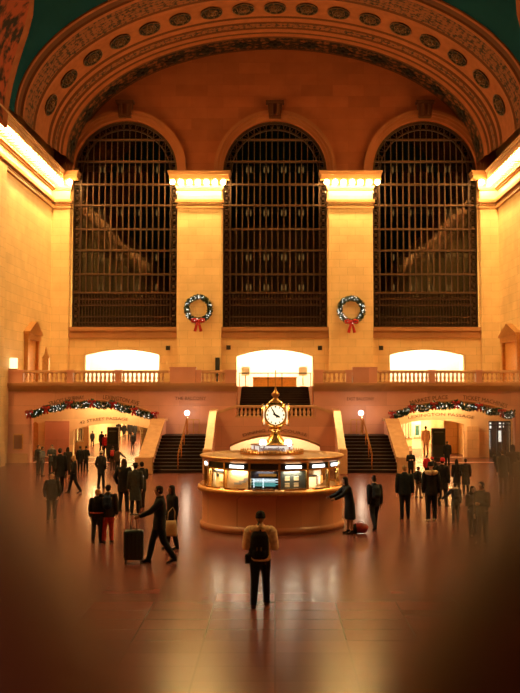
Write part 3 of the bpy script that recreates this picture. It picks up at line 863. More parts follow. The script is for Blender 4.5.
# dark square vents, the tall dark loudspeaker, the stone lantern block
for px, py in ((168, 348), (228.5, 347.5), (320, 348), (381, 348)):
    p = W(px, py, Y2); 
    yv = Y2 if px not in () else Y2
    v = tag(MB().box(p.x-.15, p.x+.15, Y2-.06, Y2+.02, p.z-.15, p.z+.15).build('wall_vent', 'black'), None, 'vent', 'square vents under the windows')
    v['label'] = {168: 'small black square vent right of the left lit archway', 228.5: 'small black square vent beside the left end of the middle archway', 320: 'small black square vent beside the right end of the middle archway', 381: 'small black square vent left of the right lit archway'}[px]
p = W(217.5, 363, Y2-.6)
s = tag(empty('loudspeaker', (p.x, Y2-.6, ZB)), 'tall narrow black loudspeaker standing at the pilaster under the left wreath', 'loudspeaker')
MB().bevbox(p.x-.15, p.x+.15, Y2-.75, Y2-.45, ZB, ZP(357.5, Y2-.6), .03).build('cabinet', 'black', s)
MB().box(p.x-.12, p.x+.12, Y2-.765, Y2-.74, ZB+.2, ZP(358, Y2-.6)-.1).build('front_cloth', 'dark', s)
YQ = Y1+4.0
p = W(46, 362, YQ)
s = tag(empty('display_post', (p.x, YQ, ZB)), 'narrow brown bronze post with pointed top on the left end of the balcony', 'post')
MB().box(p.x-.2, p.x+.2, YQ-.15, YQ+.15, ZB, ZP(358, YQ)).build('shaft', 'brassd', s)
MB().prism([(-.24, 0), (.24, 0), (.08, .25), (0, .7), (-.08, .25)], lambda a, b, d: (p.x+a, YQ-.12+d, ZP(358, YQ)+b), 0, .24).build('finial', 'brassd', s)
p = W(14, 357, Y1+.1)
s = tag(empty('pier_lantern', (p.x, Y1+.06, zt_+.03)), 'square lit lantern on the left end pier of the balustrade', 'lantern')
MB().box(p.x-.26, p.x+.26, Y1-.14, Y1+.26, zt_+.03, zt_+.10).build('base', 'brassd', s)
MB().bevbox(p.x-.2, p.x+.2, Y1-.10, Y1+.22, zt_+.10, zt_+.72, .03).build('lamp_box', emit('lantern_glow', (1, .80, .42), 2.0), s)
# brown notice panel on the balcony wall, left
p0, p1_ = W(13, 434, Y1-.05), W(23, 450, Y1-.05)
s = tag(empty('notice_board', ((p0.x+p1_.x)/2, Y1-.05, p1_.z)), 'dark brown panel fixed to the wall left of the garland arch', 'panel')
MB().box(p0.x, p1_.x, Y1-.06, Y1+.01, p1_.z, p0.z).build('frame', 'brassd', s)
MB().box(p0.x+.07, p1_.x-.07, Y1-.08, Y1-.05, p1_.z+.07, p0.z-.07).build('board', simple('brown_panel', (.16, .055, .02), .5), s)

# ================================================================== PASSAGES
YI, YK, YE = Y1+4.6, Y1+10.5, 100
def rectp(a, b, z0, z1_): return [(a, z0), (b, z0), (b, z1_), (a, z1_)]
ztop = ZB-.36
for nm, (oa, ob), sgn in (('left', (27, 157), -1), ('right', (388, 545), 1)):
    xa, xb = XP(oa, Y1)-.3*0, XP(ob, Y1)
    if sgn < 0: xa, xb = -HW-.2, XP(158, Y1)
    else: xa, xb = XP(388, Y1), HW+.2
    # side walls and lid
    m = MB()
    m.box(xa-.3, xa, Y1+TH, YI, 0, ztop).box(xb, xb+.3, Y1+TH, YI, 0, ztop).box(xa-.3, xb+.3, Y1+TH, YI, ztop, ztop+.02)
    m.build('wall_lobby', 'cream').name = 'wall_lobby_'+nm
    struct(bpy.data.objects['wall_lobby_'+nm])
# inner walls
pl_ = lambda px, py: xz(px, py, YI)
A = [pl_(73, 430), pl_(112, 423.5), pl_(152, 430)]
arc = arc3(A[2], A[1], A[0], 16)
iw = plate('wall_inner_left', rectp(-HW-.2, XP(159, YI), -.2, ztop), [[(A[0][0], .001), (A[2][0], .001)]+arc], YI, .5, 'cream'); struct(iw)
inscription('42 STREET PASSAGE', .26, arcpath(80, 128, [(73, 430), (112, 423.5), (152, 430)], .30, YI), 0, YI, 'ink', iw)
B = [pl_(396, 426), pl_(430, 420), pl_(464, 424)]
arc2 = arc3(B[2], B[1], B[0], 16)
sh = rectp(XP(489, YI, 440), XP(511, YI, 440), .001, ZP(421, YI))
iw2 = plate('wall_inner_right', rectp(XP(386, YI), HW+.2, -.2, ztop), [[(B[0][0], .001), (B[2][0], .001)]+arc2, sh], YI, .5, 'cream'); struct(iw2)
inscription('LEXINGTON PASSAGE', .26, arcpath(408, 474, [(396, 426), (430, 420), (490, 427)], .32, YI), 0, YI, 'ink', iw2)
pk = MB().box(XP(46, YI), XP(70, YI), YI-.12, YI+.02, 0, ZP(421, YI)).build('marble_panel', 'low', iw)
nd = [xz(33, 460, YI), xz(38.5, 460, YI), xz(38.5, 424, YI), xz(35.7, 421.5, YI), xz(33, 424, YI)]
nd[0] = (nd[0][0], .02); nd[1] = (nd[1][0], .02)
MB().prism(nd, lambda p, q, d: (p, YI-.08+d, q), 0, .1).build('niche_door', 'brassd', iw)
# pale stone pier face between the arch and the shop
MB().box(XP(466, YI), XP(478, YI), YI-.25, YI+.02, 0, ZP(426, YI)).build('pier', 'pier', iw2)
# far corridors
def corridor(nm, x0, x1_, z1_):
    m = MB().box(x0-.3, x0, YI+.5, YE, 0, z1_).box(x1_, x1_+.3, YI+.5, YE, 0, z1_).box(x0-.3, x1_+.3, YE, YE+.3, 0, z1_)
    o = m.build('wall_corridor_'+nm, 'cream'); struct(o)
    l = MB().box(x0-.3, x1_+.3, YI+.5, YE+.3, z1_, z1_+.2).build('ceiling_corridor_'+nm, 'white'); struct(l)
    return o
xa, xb = XP(52, YI), XP(166, YI)
cl = corridor('left', xa, xb, 3.9)
xc, xd = XP(390, YI), XP(470, YI)
cr = corridor('right', xc, xd, 3.9)
# third screen wall: in the left passage a shop window, in the right a pale pier
yk = YI+5
sw = plate('wall_screen_left', rectp(xa, XP(89, yk), 0, 3.9), [rectp(XP(77, yk), XP(83.5, yk), .7, ZP(428, yk))], yk, .3, 'cream'); struct(sw)
def window_thing(lbl, x0, x1_, z0, z1_, y, mullions, arched=False):
    w = tag(empty('shop_window', ((x0+x1_)/2, y, z0)), lbl, 'shop window')
    fr = MB().box(x0-.06, x0+.05, y-.06, y+.1, z0, z1_).box(x1_-.05, x1_+.06, y-.06, y+.1, z0, z1_).box(x0, x1_, y-.06, y+.1, z1_-.06, z1_+.06).box(x0, x1_, y-.06, y+.1, z0, z0+.1)
    for i in range(1, mullions): 
        x = x0+(x1_-x0)*i/mullions; fr.box(x-.04, x+.04, y-.05, y+.08, z0, z1_)
    fr.build('window_frame', 'white', w)
    MB().box(x0+.04, x1_-.04, y+.02, y+.04, z0+.08, z1_-.05).build('pane', 'cglass', w)
    return w
window_thing('narrow white framed shop window inside the left passage', XP(77, yk), XP(83.5, yk), .7, ZP(428, yk), yk, 2)
d = MB().box(XP(75, yk), XP(86, yk), yk+1.2, yk+1.3, 0, 3.6).build('shop_backing', 'dark'); d.name = 'wall_shop_left'; struct(d)
# white showcase on the right side of the left passage
sc_ = tag(empty('showcase', (XP(145, YI+6), YI+6, 0)), 'tall pale glazed showcase on the right side of the left passage', 'showcase')
xs0, xs1 = XP(140.5, YI+6), XP(149, YI+6)
MB().box(xs0, xs1, YI+6, YI+6.6, 0, .25).box(xs0, xs1, YI+6, YI+6.6, 2.75, 2.9).box(xs0, xs0+.08, YI+6, YI+6.6, .2, 2.8).box(xs1-.08, xs1, YI+6, YI+6.6, .2, 2.8).box(xs0, xs1, YI+6.5, YI+6.6, .2, 2.8).build('frame', 'white', sc_)
MB().box(xs0+.07, xs1-.07, YI+6.03, YI+6.05, .25, 2.75).build('pane', 'cglass', sc_)
MB().box(xs0+.07, xs1-.07, YI+6.1, YI+6.5, 1.2, 1.24).box(xs0+.07, xs1-.07, YI+6.1, YI+6.5, 2.0, 2.04).build('shelf', 'white', sc_)
# right shop front: glazed doors with lit displays
x0, x1_, zt2 = XP(489, YI, 440), XP(511, YI, 440), ZP(421, YI)
w = tag(empty('shop_front', ((x0+x1_)/2, YI, 0)), 'glazed dark framed shop front with lit shelves beyond the right arch', 'shop front')
fr = MB()
for f in (0, .40, .62, 1): fr.box(x0+(x1_-x0)*f-.05, x0+(x1_-x0)*f+.05, YI+.02, YI+.14, 0, zt2)
fr.box(x0, x1_, YI+.02, YI+.14, zt2-.1, zt2).box(x0, x1_, YI-.03, YI+.16, ZP(424.5, YI)-.08, ZP(424.5, YI)+.02).box(x0, x1_, YI+.02, YI+.14, 0, .12)
fr.build('frame', 'black', w)
MB().box(x0, x1_, YI+.06, YI+.08, .1, zt2-.05).build('pane', 'cglass', w)
MB().box(x0-.1, x1_+.1, YI+1.6, YI+1.7, 0, 3.6).box(x0-.2, x0-.1, YI+.5, YI+1.7, 0, 3.6).box(x1_+.1, x1_+.2, YI+.5, YI+1.7, 0, 3.6).build('backing', 'dark', w)
for i, (fx, fz, ww, hh) in enumerate(((.15, .45, .3, 1.2), (.2, 1.75, .35, .5), (.75, .9, .28, .7), (.8, 1.8, .3, .5))):
    x = x0+(x1_-x0)*fx
    MB().box(x-ww/2, x+ww/2, YI+1.3, YI+1.36, fz, fz+hh).build('lit_display', 'shop', w)
# features down the right corridor
wt = window_thing('teal shuttered shop window on the left wall of the right passage', XP(414, YI+9), XP(419.5, YI+9), ZP(437, YI+9), ZP(424.5, YI+9), YI+9, 1)
MB().box(XP(412, YI+9), XP(421, YI+9), YI+9.04, YI+9.3, 0, 3.9).build('surround', 'white', wt)
MB().box(XP(414.2, YI+9), XP(419.3, YI+9), YI+9.025, YI+9.035, ZP(437, YI+9), ZP(424.5, YI+9)).build('shutter', simple('teal_shutter', (.03, .17, .18), .5), wt)
m = MB().box(XP(443.5, YI+4), XP(457, YI+4), YI+4, YI+5.2, 0, 3.9)
o = struct(m.build('trim_13', 'pier'))
o = MB().box(XP(399, YI+12), XP(412, YI+12), YI+12, YI+12.4, 0, 3.9).build('trim_14', 'cream'); struct(o)
for i, px in enumerate((400.5, 403.5, 406.5, 409.5)):
    x = XP(px, YI+12)
    window_thing(['first', 'second', 'third', 'fourth'][i]+' narrow pale window from the left end of the right passage', x-.13, x+.13, .6, 3.0, YI+11.92, 1)
ps = tag(empty('standing_poster', (XP(461.5, YI+7), YI+7, .4)), 'tall red and blue poster standing in the right passage', 'poster')
MB().box(XP(460, YI+7), XP(463.5, YI+7), YI+7, YI+7.1, 0, 2.9).build('board', simple('poster_blue', (.04, .07, .22), .4), ps)
MB().box(XP(460.2, YI+7), XP(463.3, YI+7), YI+6.98, YI+7.0, .4, 1.4).build('lower_print', 'red', ps)
# warm ceiling lamps of the passages, real fittings with light
def ceil_lamp(x, y, z, lbl, cat='ceiling light'):
    l = tag(empty('ceiling_lamp', (x, y, z)), lbl, cat)
    MB().lathe([(.22, 0), (.22, -.05), (.18, -.08)], 14, (x, y, z)).build('rim', 'brass', l)
    MB().lathe([(.18, -.05), (.15, -.12), (.08, -.16), (0, -.17)], 14, (x, y, z)).build('diffuser', 'globe', l, True)
for px, py, y, lbl in ((94, 421.5, YI-1.2, 'small lit ceiling lamp left in the left passage'), (127, 420, YI-1.2, 'small lit ceiling lamp right in the left passage'),
                       (422, 419.5, YI-1.2, 'bright lit ceiling lamp left in the right passage'), (453, 423, YI-1.2, 'dimmer lit ceiling lamp right in the right passage')):
    p = W(px, py, y); ceil_lamp(p.x, y, ztop, lbl)
# ================================================================== INFORMATION BOOTH
Yf = F(272, 535).y
aR = 69/FPX
RB = aR*Yf/(1-aR)
BC = Vector((XP(272, Yf+RB, 480), Yf+RB, 0))
zf = lambda py, r=None: ZP(py, Yf if r is None else BC.y-r)
bo = tag(empty('information_booth', BC), 'round marble and brass information booth with glass windows in the centre of the floor', 'booth')
zc1, zc0 = zf(491.3, RB+.12), zf(496.3, RB+.12)
RG = RB*.955
zt1, zt0 = zf(471.2, RG), zf(464.5, RG)        # transom
zr0, zr1 = zf(464.3, RB), zf(458.8, RB)
ml = MB().lathe([(0, .0), (RB+.07, 0), (RB+.07, .12), (RB+.02, .18), (RB, .2), (RB, zc0-.12), (RB+.05, zc0-.04), (RB+.05, zc0), (0, zc0)], 64, BC)
ml.build('drum', stone('booth_marble', (.50, .20, .11), .9, 3.0, rough=.32, joint=.8), bo, True)
MB().lathe([(RB-.5, zc0), (RB+.13, zc0), (RB+.15, zc0+.03), (RB+.13, zc1), (RB-.5, zc1)], 64, BC).build('counter', 'brassd', bo, True)
MB().lathe([(0, zc0+.01), (RB-.5, zc0+.01), (RB-.5, zc0+.03), (0, zc0+.03)], 40, BC).build('inner_floor', 'wood', bo)
r1 = RB
MB().lathe([(0, zr0), (r1-.08, zr0), (r1-.02, zr0+.03), (r1+.0, zr0+.06), (r1+.06, zr1-.06), (r1+.08, zr1-.02), (r1+.05, zr1), (r1-.25, zr1+.0), (r1-.3, zr1-.05), (1.0, zr1+.02), (0, zr1+.02)], 64, BC).build('roof_cornice', 'brassd', bo, True)
MB().lathe([(RG-.05, zt1), (RG+.03, zt1), (RG+.03, zt1+.04), (RG-.05, zt1+.04)], 48, BC).build('transom_rail', 'brass', bo)
MB().lathe([(RG-.06, zt1+.04), (RG-.0, zt1+.04), (RG, zr0+.01), (RG-.06, zr0+.01)], 48, BC).build('transom_band', 'black', bo)
MB().lathe([(0, zc0+.02), (.75, zc0+.02), (.75, zr0+.02), (0, zr0+.02)], 24, BC).build('inner_core', 'dark', bo)
def polar(ph, r, z): 
    a = radians(ph); return Vector((BC.x+r*sin(a), BC.y-r*cos(a), z))
def bay_box(mb, ph, r0, r1, t0, t1, z0, z1):
    """box facing out at bearing ph: radial r0..r1, tangential t0..t1 (metres, + to the viewer's right)"""
    a = radians(ph); n = Vector((sin(a), -cos(a), 0)); t = Vector((cos(a), sin(a), 0))
    vs = [BC + n*r + t*q + Vector((0, 0, z)) for z in (z0, z1) for (r, q) in ((r0, t0), (r0, t1), (r1, t1), (r1, t0))]
    mb.add(vs, [(0,1,2,3),(4,7,6,5),(0,4,5,1),(1,5,6,2),(2,6,7,3),(3,7,4,0)])
    return mb
posts = [6+24*k for k in range(15)]
for ph in posts:
    m = MB(); bay_box(m, ph, RG-.06, RG+.04, -.035, .035, zc1, zr0+.02)
    m.build('post', 'brass', bo)
for ph in posts:
    mid = ph+12
    w = RG*sin(radians(12))
    m = MB(); bay_box(m, mid, RG*cos(radians(12))-.01, RG*cos(radians(12))+.005, -w+.03, w-.03, zc1+.02, zt1); m.build('pane', 'cglass', bo)
    m = MB(); bay_box(m, mid, RG+.04, RG+.16, -w+.12, w-.12, zc1, zc1+.05); m.build('sill_tray', 'brass', bo)
# lamps behind the transoms
hw = RG*sin(radians(12))
for mid in (-30, 18, 42, 66, -78, 90):
    m = MB(); bay_box(m, mid, RG*.978, RG*.978+.06, -hw*.55, hw*.55, zt1+.07, zt1+.15)
    m.build('strip_lamp', 'tube', bo)
def sheet(name, label, cat, mid, base, r, t0, t1, z0, z1, marks):
    root = tag(empty(name, polar(mid, r, z0)), label, cat)
    m = MB(); bay_box(m, mid, r-.03, r, t0, t1, z0, z1); m.build('panel', base, root)
    for mat, nm, a, b, c, d in marks:      # marks in fractions of the sheet
        q = MB(); bay_box(q, mid, r-.005, r+.012, t0+(t1-t0)*a, t0+(t1-t0)*b, z0+(z1-z0)*c, z0+(z1-z0)*d); q.build(nm, mat, root)
    return root
zb0, zb1 = zc1+.03, zt1-.02
yel = simple('yellow_poster', (.80, .58, .22), .6); org = simple('map_sheet', (.72, .42, .18), .6, vary=.15, scale=4); grey = simple('grey_print', (.30, .22, .17), .6)
ora = simple('orange_print', (.62, .26, .06), .6); slate = simple('slate_board', (.05, .055, .05), .4); crm = simple('cream_print', (.75, .60, .38), .6)
rs = RG-.14
sheet('poster', 'pale yellow notice with dark squares in the leftmost booth window', 'poster', -54, yel, rs, -.38, .38, zb0, zb1,
      [('black', 'printed_square', .28, .46, .55, .74), ('black', 'printed_bar', .05, .95, .80, .95), (ora, 'printed_mark', .5, .85, .22, .32), (crm, 'printed_strip', .05, .2, .05, .75)])
sheet('wall_map', 'orange map sheet in the booth window left of the departure screen', 'map', -30, org, rs, -.40, .40, zb0, zb1,
      [(grey, 'map_shape', .3, .62, .2, .32), (grey, 'map_shape', .5, .8, .32, .44), (grey, 'map_shape', .7, .95, .45, .62)])
scr = simple('screen_black', (.006, .006, .01), .2)
wl_ = emit('screen_white', (.8, .92, 1), 1.6, False); cy_ = emit('screen_cyan', (.16, .62, .60), .9, False); oh_ = emit('screen_orange', (.8, .32, .06), .45, False)
mk = [(oh_, 'header', .28, .92, .72, .86)]
for i in range(3):
    zq = .44-.15*i
    mk += [((wl_, wl_, cy_)[i], 'text_row', .03, .97, zq+.10, zq+.135), ((wl_, cy_, cy_)[i], 'text_row', .08, .88, zq+.02, zq+.065)]
mk += [(wl_, 'column_rule', .09, .12, .08, .56), (wl_, 'column_rule', .42, .46, .08, .60)]
sheet('departure_screen', 'black departure screen with white and cyan rows in the booth window', 'screen', -6, scr, rs, -.41, .41, zb0, zb1, mk)
mk = []
for i in range(2):
    for j in range(2):
        mk.append((crm, 'timetable', .22+.34*i, .40+.34*i, .46-.36*j, .70-.36*j))
        mk.append(('black', 'timetable_head', .22+.34*i, .40+.34*i, .60-.36*j, .64-.36*j))
sheet('timetable_board', 'dark board with four small timetables in the booth window', 'board', 18, slate, rs, -.41, .41, zb0, zb1, mk)
dk = tag(empty('clerk_desk', polar(42, 1.6, zc0)), 'cream desk front inside the booth window right of the timetable board', 'desk')
m = MB(); bay_box(m, 42, 1.55, 1.62, -.36, .34, zc0+.03, zc1+.32); m.build('front', crm, dk)
m = MB(); bay_box(m, 42, 1.3, 1.65, -.38, .36, zc1+.32, zc1+.36); m.build('top', 'black', dk)
mo = tag(empty('monitor', polar(46, 1.45, zc1+.36)), 'dark monitor on the cream desk inside the booth', 'monitor')
m = MB(); bay_box(m, 46, 1.42, 1.45, -.16, .14, zc1+.42, zc1+.62); m.build('display', 'black', mo)
m = MB(); bay_box(m, 46, 1.41, 1.44, -.03, .03, zc1+.36, zc1+.45); m.build('stand', 'black', mo)
bk = tag(empty('leaflet_rack', polar(66, 1.62, zc1)), 'white leaflet rack in the rightmost booth window', 'rack')
m = MB(); bay_box(m, 66, 1.50, 1.53, -.3, .3, zc1, zc1+.55); m.build('back', 'white', bk)
for i in range(3):
    m = MB(); bay_box(m, 66, 1.53, 1.60, -.28+.2*i, -.12+.2*i, zc1+.06, zc1+.3); m.build('leaflets', [grey, 'white', ora][i], bk)
# cresting and sign ring on the roof
rt = zr1+.02
m = MB().lathe([(.98, 0), (1.0, 0), (1.0, .05), (.96, .05), (.96, 0)], 40, (BC.x, BC.y, rt))
for i in range(48):
    a = 2*pi*i/48
    m.lathe([(.03, .05), (.018, .08), (.03, .10), (0, .14)], 5, (BC.x+.98*cos(a), BC.y+.98*sin(a), rt))
m.build('cresting', 'brassd', bo)
MB().lathe([(.86, 0), (.86, .06), (.7, .10), (.66, .14), (0, .14)], 40, (BC.x, BC.y, rt)).build('sign_plinth', 'brassd', bo, True)
zs0, zs1 = zf(453.4, .62), zf(446, .62)
sgm = emit('lit_sign', (1, .84, .70), .85, False)
for ang, wd in ((0, .86), (62, .44), (-62, .44), (122, .44), (-122, .44), (180, .86)):
    m = MB(); bay_box(m, ang, .56, .62, -wd/2, wd/2, zs0, zs1); m.build('sign_panel', sgm, bo)
    m = MB(); bay_box(m, ang, .55, .635, -wd/2-.02, wd/2+.02, zs1, zs1+.03); bay_box(m, ang, .55, .635, -wd/2-.02, wd/2+.02, zs0-.03, zs0); m.build('sign_frame', 'brassd', bo)
m = MB()
for a in (36, -36, 92, -92, 150, -150): bay_box(m, a, .5, .64, -.05, .05, rt+.1, zs1+.02)
m.build('sign_post', 'brassd', bo)
tm = text_mesh('Information', .25, .012, bold=.009)
xs = [v.co.x for v in tm.vertices]; ks = .78/(max(xs)-min(xs))
def put_text(ang, tm, wid, name):
    out = MB(); a = radians(ang); n = Vector((sin(a), -cos(a), 0)); t = Vector((cos(a), sin(a), 0))
    for v in tm.vertices: out.v.append(tuple(BC + n*(.624+v.co.z) + t*(v.co.x*wid) + Vector((0, 0, (zs0+zs1)/2+v.co.y))))
    for p in tm.polygons: out.f.append(tuple(p.vertices)); out.m.append(0)
    out.build(name, simple('sign_letter', (.30, .03, .02), .6), bo)
put_text(0, tm, ks, 'lettering')
tm2 = text_mesh('I', .24, .012, bold=.009); put_text(62, tm2, 1.4, 'lettering'); put_text(-62, tm2, 1.4, 'lettering')

# ---- the four-faced brass clock on the roof
rz = rt+.14
ck = tag(empty('four_faced_clock', (BC.x+.04, BC.y, rz)), 'brass clock with glowing white faces standing on the information booth', 'clock')
kx, ky = XP(275.5, BC.y, 415), BC.y
zk = ZP(415, ky-.42)
rk = 9.6*BC.y/FPX
m = MB().lathe([(.50, rz), (.50, rz+.06), (.40, rz+.10), (.30, rz+.22), (.22, rz+.34), (.15, rz+.46), (.13, rz+.60), (.17, rz+.66), (.24, zk-.50), (.13, zk-.46), (.13, zk-.42), (.25, zk-.34)], 24, (kx, ky, 0))
m.build('pedestal', 'brass', ck, True)
bm = bmesh.new(); bmesh.ops.create_uvsphere(bm, u_segments=48, v_segments=32, radius=1)
for v in bm.verts:
    x, y, z = v.co; p = 3.2
    k = (abs(x)**p+abs(y)**p+abs(z)**2.4)**(-1/2.8) if True else 1
    v.co = Vector((x*k*.375, y*k*.375, z*k*.42))
MB().bm(bm).build('case', 'brass', ck, True, True)
cs = [o for o in col.objects if o.parent == ck and o.name.startswith('case')][0]
cs.location = Vector((kx, ky, zk))-Vector(ck.location)
dial = emit('opal_dial', (1, .84, .52), 1.5)
ink = simple('dial_black', (.01, .01, .01), .5)
for k in range(4):
    a = k*pi/2
    R = Matrix.Rotation(a, 4, 'Z')
    base = Vector((kx, ky, zk))
    def tr(p): return base + (R @ Vector(p))
    n = 32
    dm = MB(); dm.lathe([(0, .0), (rk*.6, -.012), (rk, 0), (rk, .05), (0, .05)], n)
    dm.v = [tuple(tr((v[0], -.405+v[2], v[1]))) for v in dm.v]
    f = dm.build('dial', dial, ck, True)
    rim = MB().tube([(rk*1.06*cos(2*pi*i/n), -.40, rk*1.06*sin(2*pi*i/n)) for i in range(n+1)], .035, 6, cap=False)
    rim.v = [tuple(tr(v)) for v in rim.v]; rim.build('bezel', 'brass', f)
    num = MB()
    for h in range(12):
        t = pi/2-2*pi*h/12; r0, r1 = rk*.76, rk*.92
        d = .016 if h % 3 else .026
        u = Vector((cos(t), 0, sin(t))); s = Vector((-sin(t), 0, cos(t)))
        y0, y1 = -.425, -.418
        vs = [u*r0+s*d, u*r1+s*d, u*r1-s*d, u*r0-s*d]
        num.add([(v.x, y0, v.z) for v in vs]+[(v.x, y1, v.z) for v in vs], [(0,1,2,3),(7,6,5,4),(0,4,5,1),(1,5,6,2),(2,6,7,3),(3,7,4,0)])
    num.v = [tuple(tr(v)) for v in num.v]; num.build('hour_marks', ink, f)
    for nm, ang, L, wd, tail in (('hour_hand', 360*(3+55/60)/12, rk*.55, .028, .08), ('minute_hand', 330, rk*.88, .018, .10)):
        t = pi/2-radians(ang); u = Vector((cos(t), 0, sin(t))); s = Vector((-sin(t), 0, cos(t)))
        vs = [-u*tail+s*wd, u*L*.7+s*wd*1.2, u*L, u*L*.7-s*wd*1.2, -u*tail-s*wd]
        hm = MB().add([(v.x, -.440, v.z) for v in vs]+[(v.x, -.430, v.z) for v in vs], [(0,1,2,3,4),(9,8,7,6,5)]+[(i, i+5, (i+1) % 5+5, (i+1) % 5) for i in range(5)])
        hm.v = [tuple(tr(v)) for v in hm.v]; hm.build(nm, ink, f)
m = MB().lathe([(.30, zk+.30), (.22, zk+.40), (.10, zk+.48), (.07, zk+.55), (.12, zk+.60), (.13, zk+.66), (.06, zk+.72), (.04, zk+.78), (.022, zk+.84), (.018, zk+1.40), (0, zk+1.41)], 16, (kx, ky, 0))
m.build('finial', 'brassd', ck, True)
for sgn in (-1, 1):
    m = MB().tube([(kx+sgn*.12, ky-.05, zk-.36), (kx+sgn*.30, ky-.06, zk-.30), (kx+sgn*.41, ky-.1, zk-.12)], [.03, .03, .02], 6)
    m.build('bracket', 'brass', ck)
    gx = XP(275.5+sgn*12.5, ky-.3, 443); gz = ZP(443, ky-.3)
    MB().ball((gx, ky-.3, gz), .115, 12, 9).build('lamp_globe', 'globe', ck, True)
    MB().lathe([(.05, rz+.0), (.03, rz+.05), (.03, gz-.14), (.07, gz-.11), (.07, gz-.07)], 8, (gx, ky-.3, 0)).build('lamp_holder', 'brass', ck)

# ================================================================== WREATHS AND GARLANDS
def bow(parent, c, s, name='bow'):
    """two loops, a knot and two tails, facing the hall"""
    m = MB(); c = Vector(c)
    for sg in (-1, 1):
        m.tube([c+Vector((0, 0, 0)), c+Vector((sg*.5, -.10, .24))*s, c+Vector((sg*.85, -.12, .16))*s, c+Vector((sg*.8, -.12, -.16))*s, c+Vector((sg*.4, -.10, -.14))*s, c], [(.10*s, .16*s)]*6, 6, (0, 1, 0))
        m.tube([c, c+Vector((sg*.22, -.10, -.7))*s, c+Vector((sg*.42, -.06, -1.5))*s], [(.06*s, .16*s), (.05*s, .2*s), (.05*s, .24*s)], 6, (0, 1, 0))
    m.ball(c+Vector((0, -.1*s, 0)), .2*s, 8, 6)
    return m.build(name, 'red', parent, True)
def leaf(m, p, d, L, w):
    d = d.normalized(); u = d.cross(Vector((random.uniform(-1, 1), random.uniform(-1, 1), random.uniform(-1, 1)))).normalized()
    n = d.cross(u)*w*.25
    m.add([p, p+d*L*.5+u*w, p+d*L, p+d*L*.5-u*w, p+d*L*.5+n], [(0, 1, 4), (1, 2, 4), (2, 3, 4), (3, 0, 4), (0, 3, 2, 1)])
def wreath(px, py, label):
    yw = Y2-.40-.16
    c = W(px, py, yw)
    r = tag(empty('wreath', c), label, 'wreath', 'wreaths on the pilasters')
    R, rr = 11.6*PXM, 2.3*PXM
    m, mw, lt = MB(), MB(), MB()
    m.tube([c+Vector((R*cos(2*pi*i/32), 0, R*sin(2*pi*i/32))) for i in range(33)], .08, 6, cap=False)
    for i in range(1500):
        a = random.uniform(0, 2*pi); b = random.uniform(0, 2*pi); q = rr*random.uniform(.3, 1)
        rad = Vector((cos(a), 0, sin(a))); p = c+rad*R+rad*(q*cos(b))*.75+Vector((0, -.12*abs(sin(b))*q/rr*1.3+.03, 0))
        d = rad*cos(b)+Vector((0, -abs(sin(b))-.2, 0))+Vector((-sin(a), 0, cos(a)))*random.uniform(.2, 1.2)
        leaf(mw if i % 9 == 0 else m, p, d, .16, .035)
    for i in range(50):
        a = random.uniform(0, 2*pi); q = rr*random.uniform(-.9, .9); rad = Vector((cos(a), 0, sin(a)))
        lt.ball(c+rad*(R+q)+Vector((0, -.2, 0)), .028, 5, 4)
    m.build('foliage', 'leaf', r); mw.build('frosted_leaves', 'leafw', r)
    tag(lt.build('fairy_lights', 'fairy', r), None, None, None, 'stuff')
    bow(r, c+Vector((0, -.16, -R-.02)), .50)
wreath(198.3, 308.8, 'round green wreath with red bow on the left of the two middle pilasters')
wreath(351.3, 310, 'round green wreath with red bow on the right of the two middle pilasters')
def garland(pts, bows, label, drop):
    """evergreen rope in swags between bows, fixed to the wall over an arch"""
    yg = Y1-.22
    P = [W(x, y, yg) for x, y in pts]
    path = []
    for a, b in zip(P, P[1:]):
        n = 14
        for i in range(n):
            t = i/n; q = a.lerp(b, t); q = q+Vector((0, 0, -drop*4*t*(1-t))); path.append(q)
    path.append(P[-1])
    r = tag(empty('garland', P[len(P)//2]), label, 'garland', 'garlands over the arches')
    m, lt, mw = MB(), MB(), MB()
    m.tube(path, .05, 6)
    for i in range(1700):
        k = random.randrange(len(path)-1); p = path[k].lerp(path[k+1], random.random())
        a = random.uniform(0, 2*pi); d = Vector((random.uniform(-.8, .8), -abs(sin(a)), cos(a)))
        leaf(mw if i % 14 == 0 else m, p+Vector((0, -.05, 0))+d*.05, d, .22, .045)
    for i in range(60):
        k = random.randrange(len(path)-1); p = path[k].lerp(path[k+1], random.random())
        lt.ball(p+Vector((random.uniform(-.1, .1), -.20, random.uniform(-.17, .17))), .024, 5, 4)
    m.build('foliage', 'leaf', r); mw.build('frosted_leaves', 'leafw', r)
    tag(lt.build('fairy_lights', 'fairy', r), None, None, None, 'stuff')
    for x, y in bows: bow(r, W(x, y, yg-.2), .25)
garland([(28, 413), (46, 408), (69, 403), (92, 402.3), (113, 403.5), (134, 409), (156, 415)], [(29, 412), (46, 407.5), (69, 402.5), (92, 401.5), (113, 403), (134, 409), (155, 413)], 'evergreen garland with red bows and lights over the left arch', .16)
garland([(391, 414), (412, 407), (434, 404), (456, 403), (479, 406), (500, 411), (513, 413)], [(392, 413), (412, 406.5), (434, 403.5), (456, 402.5), (479, 405), (502, 410.5)], 'evergreen garland with red bows and lights over the right arch', .18)

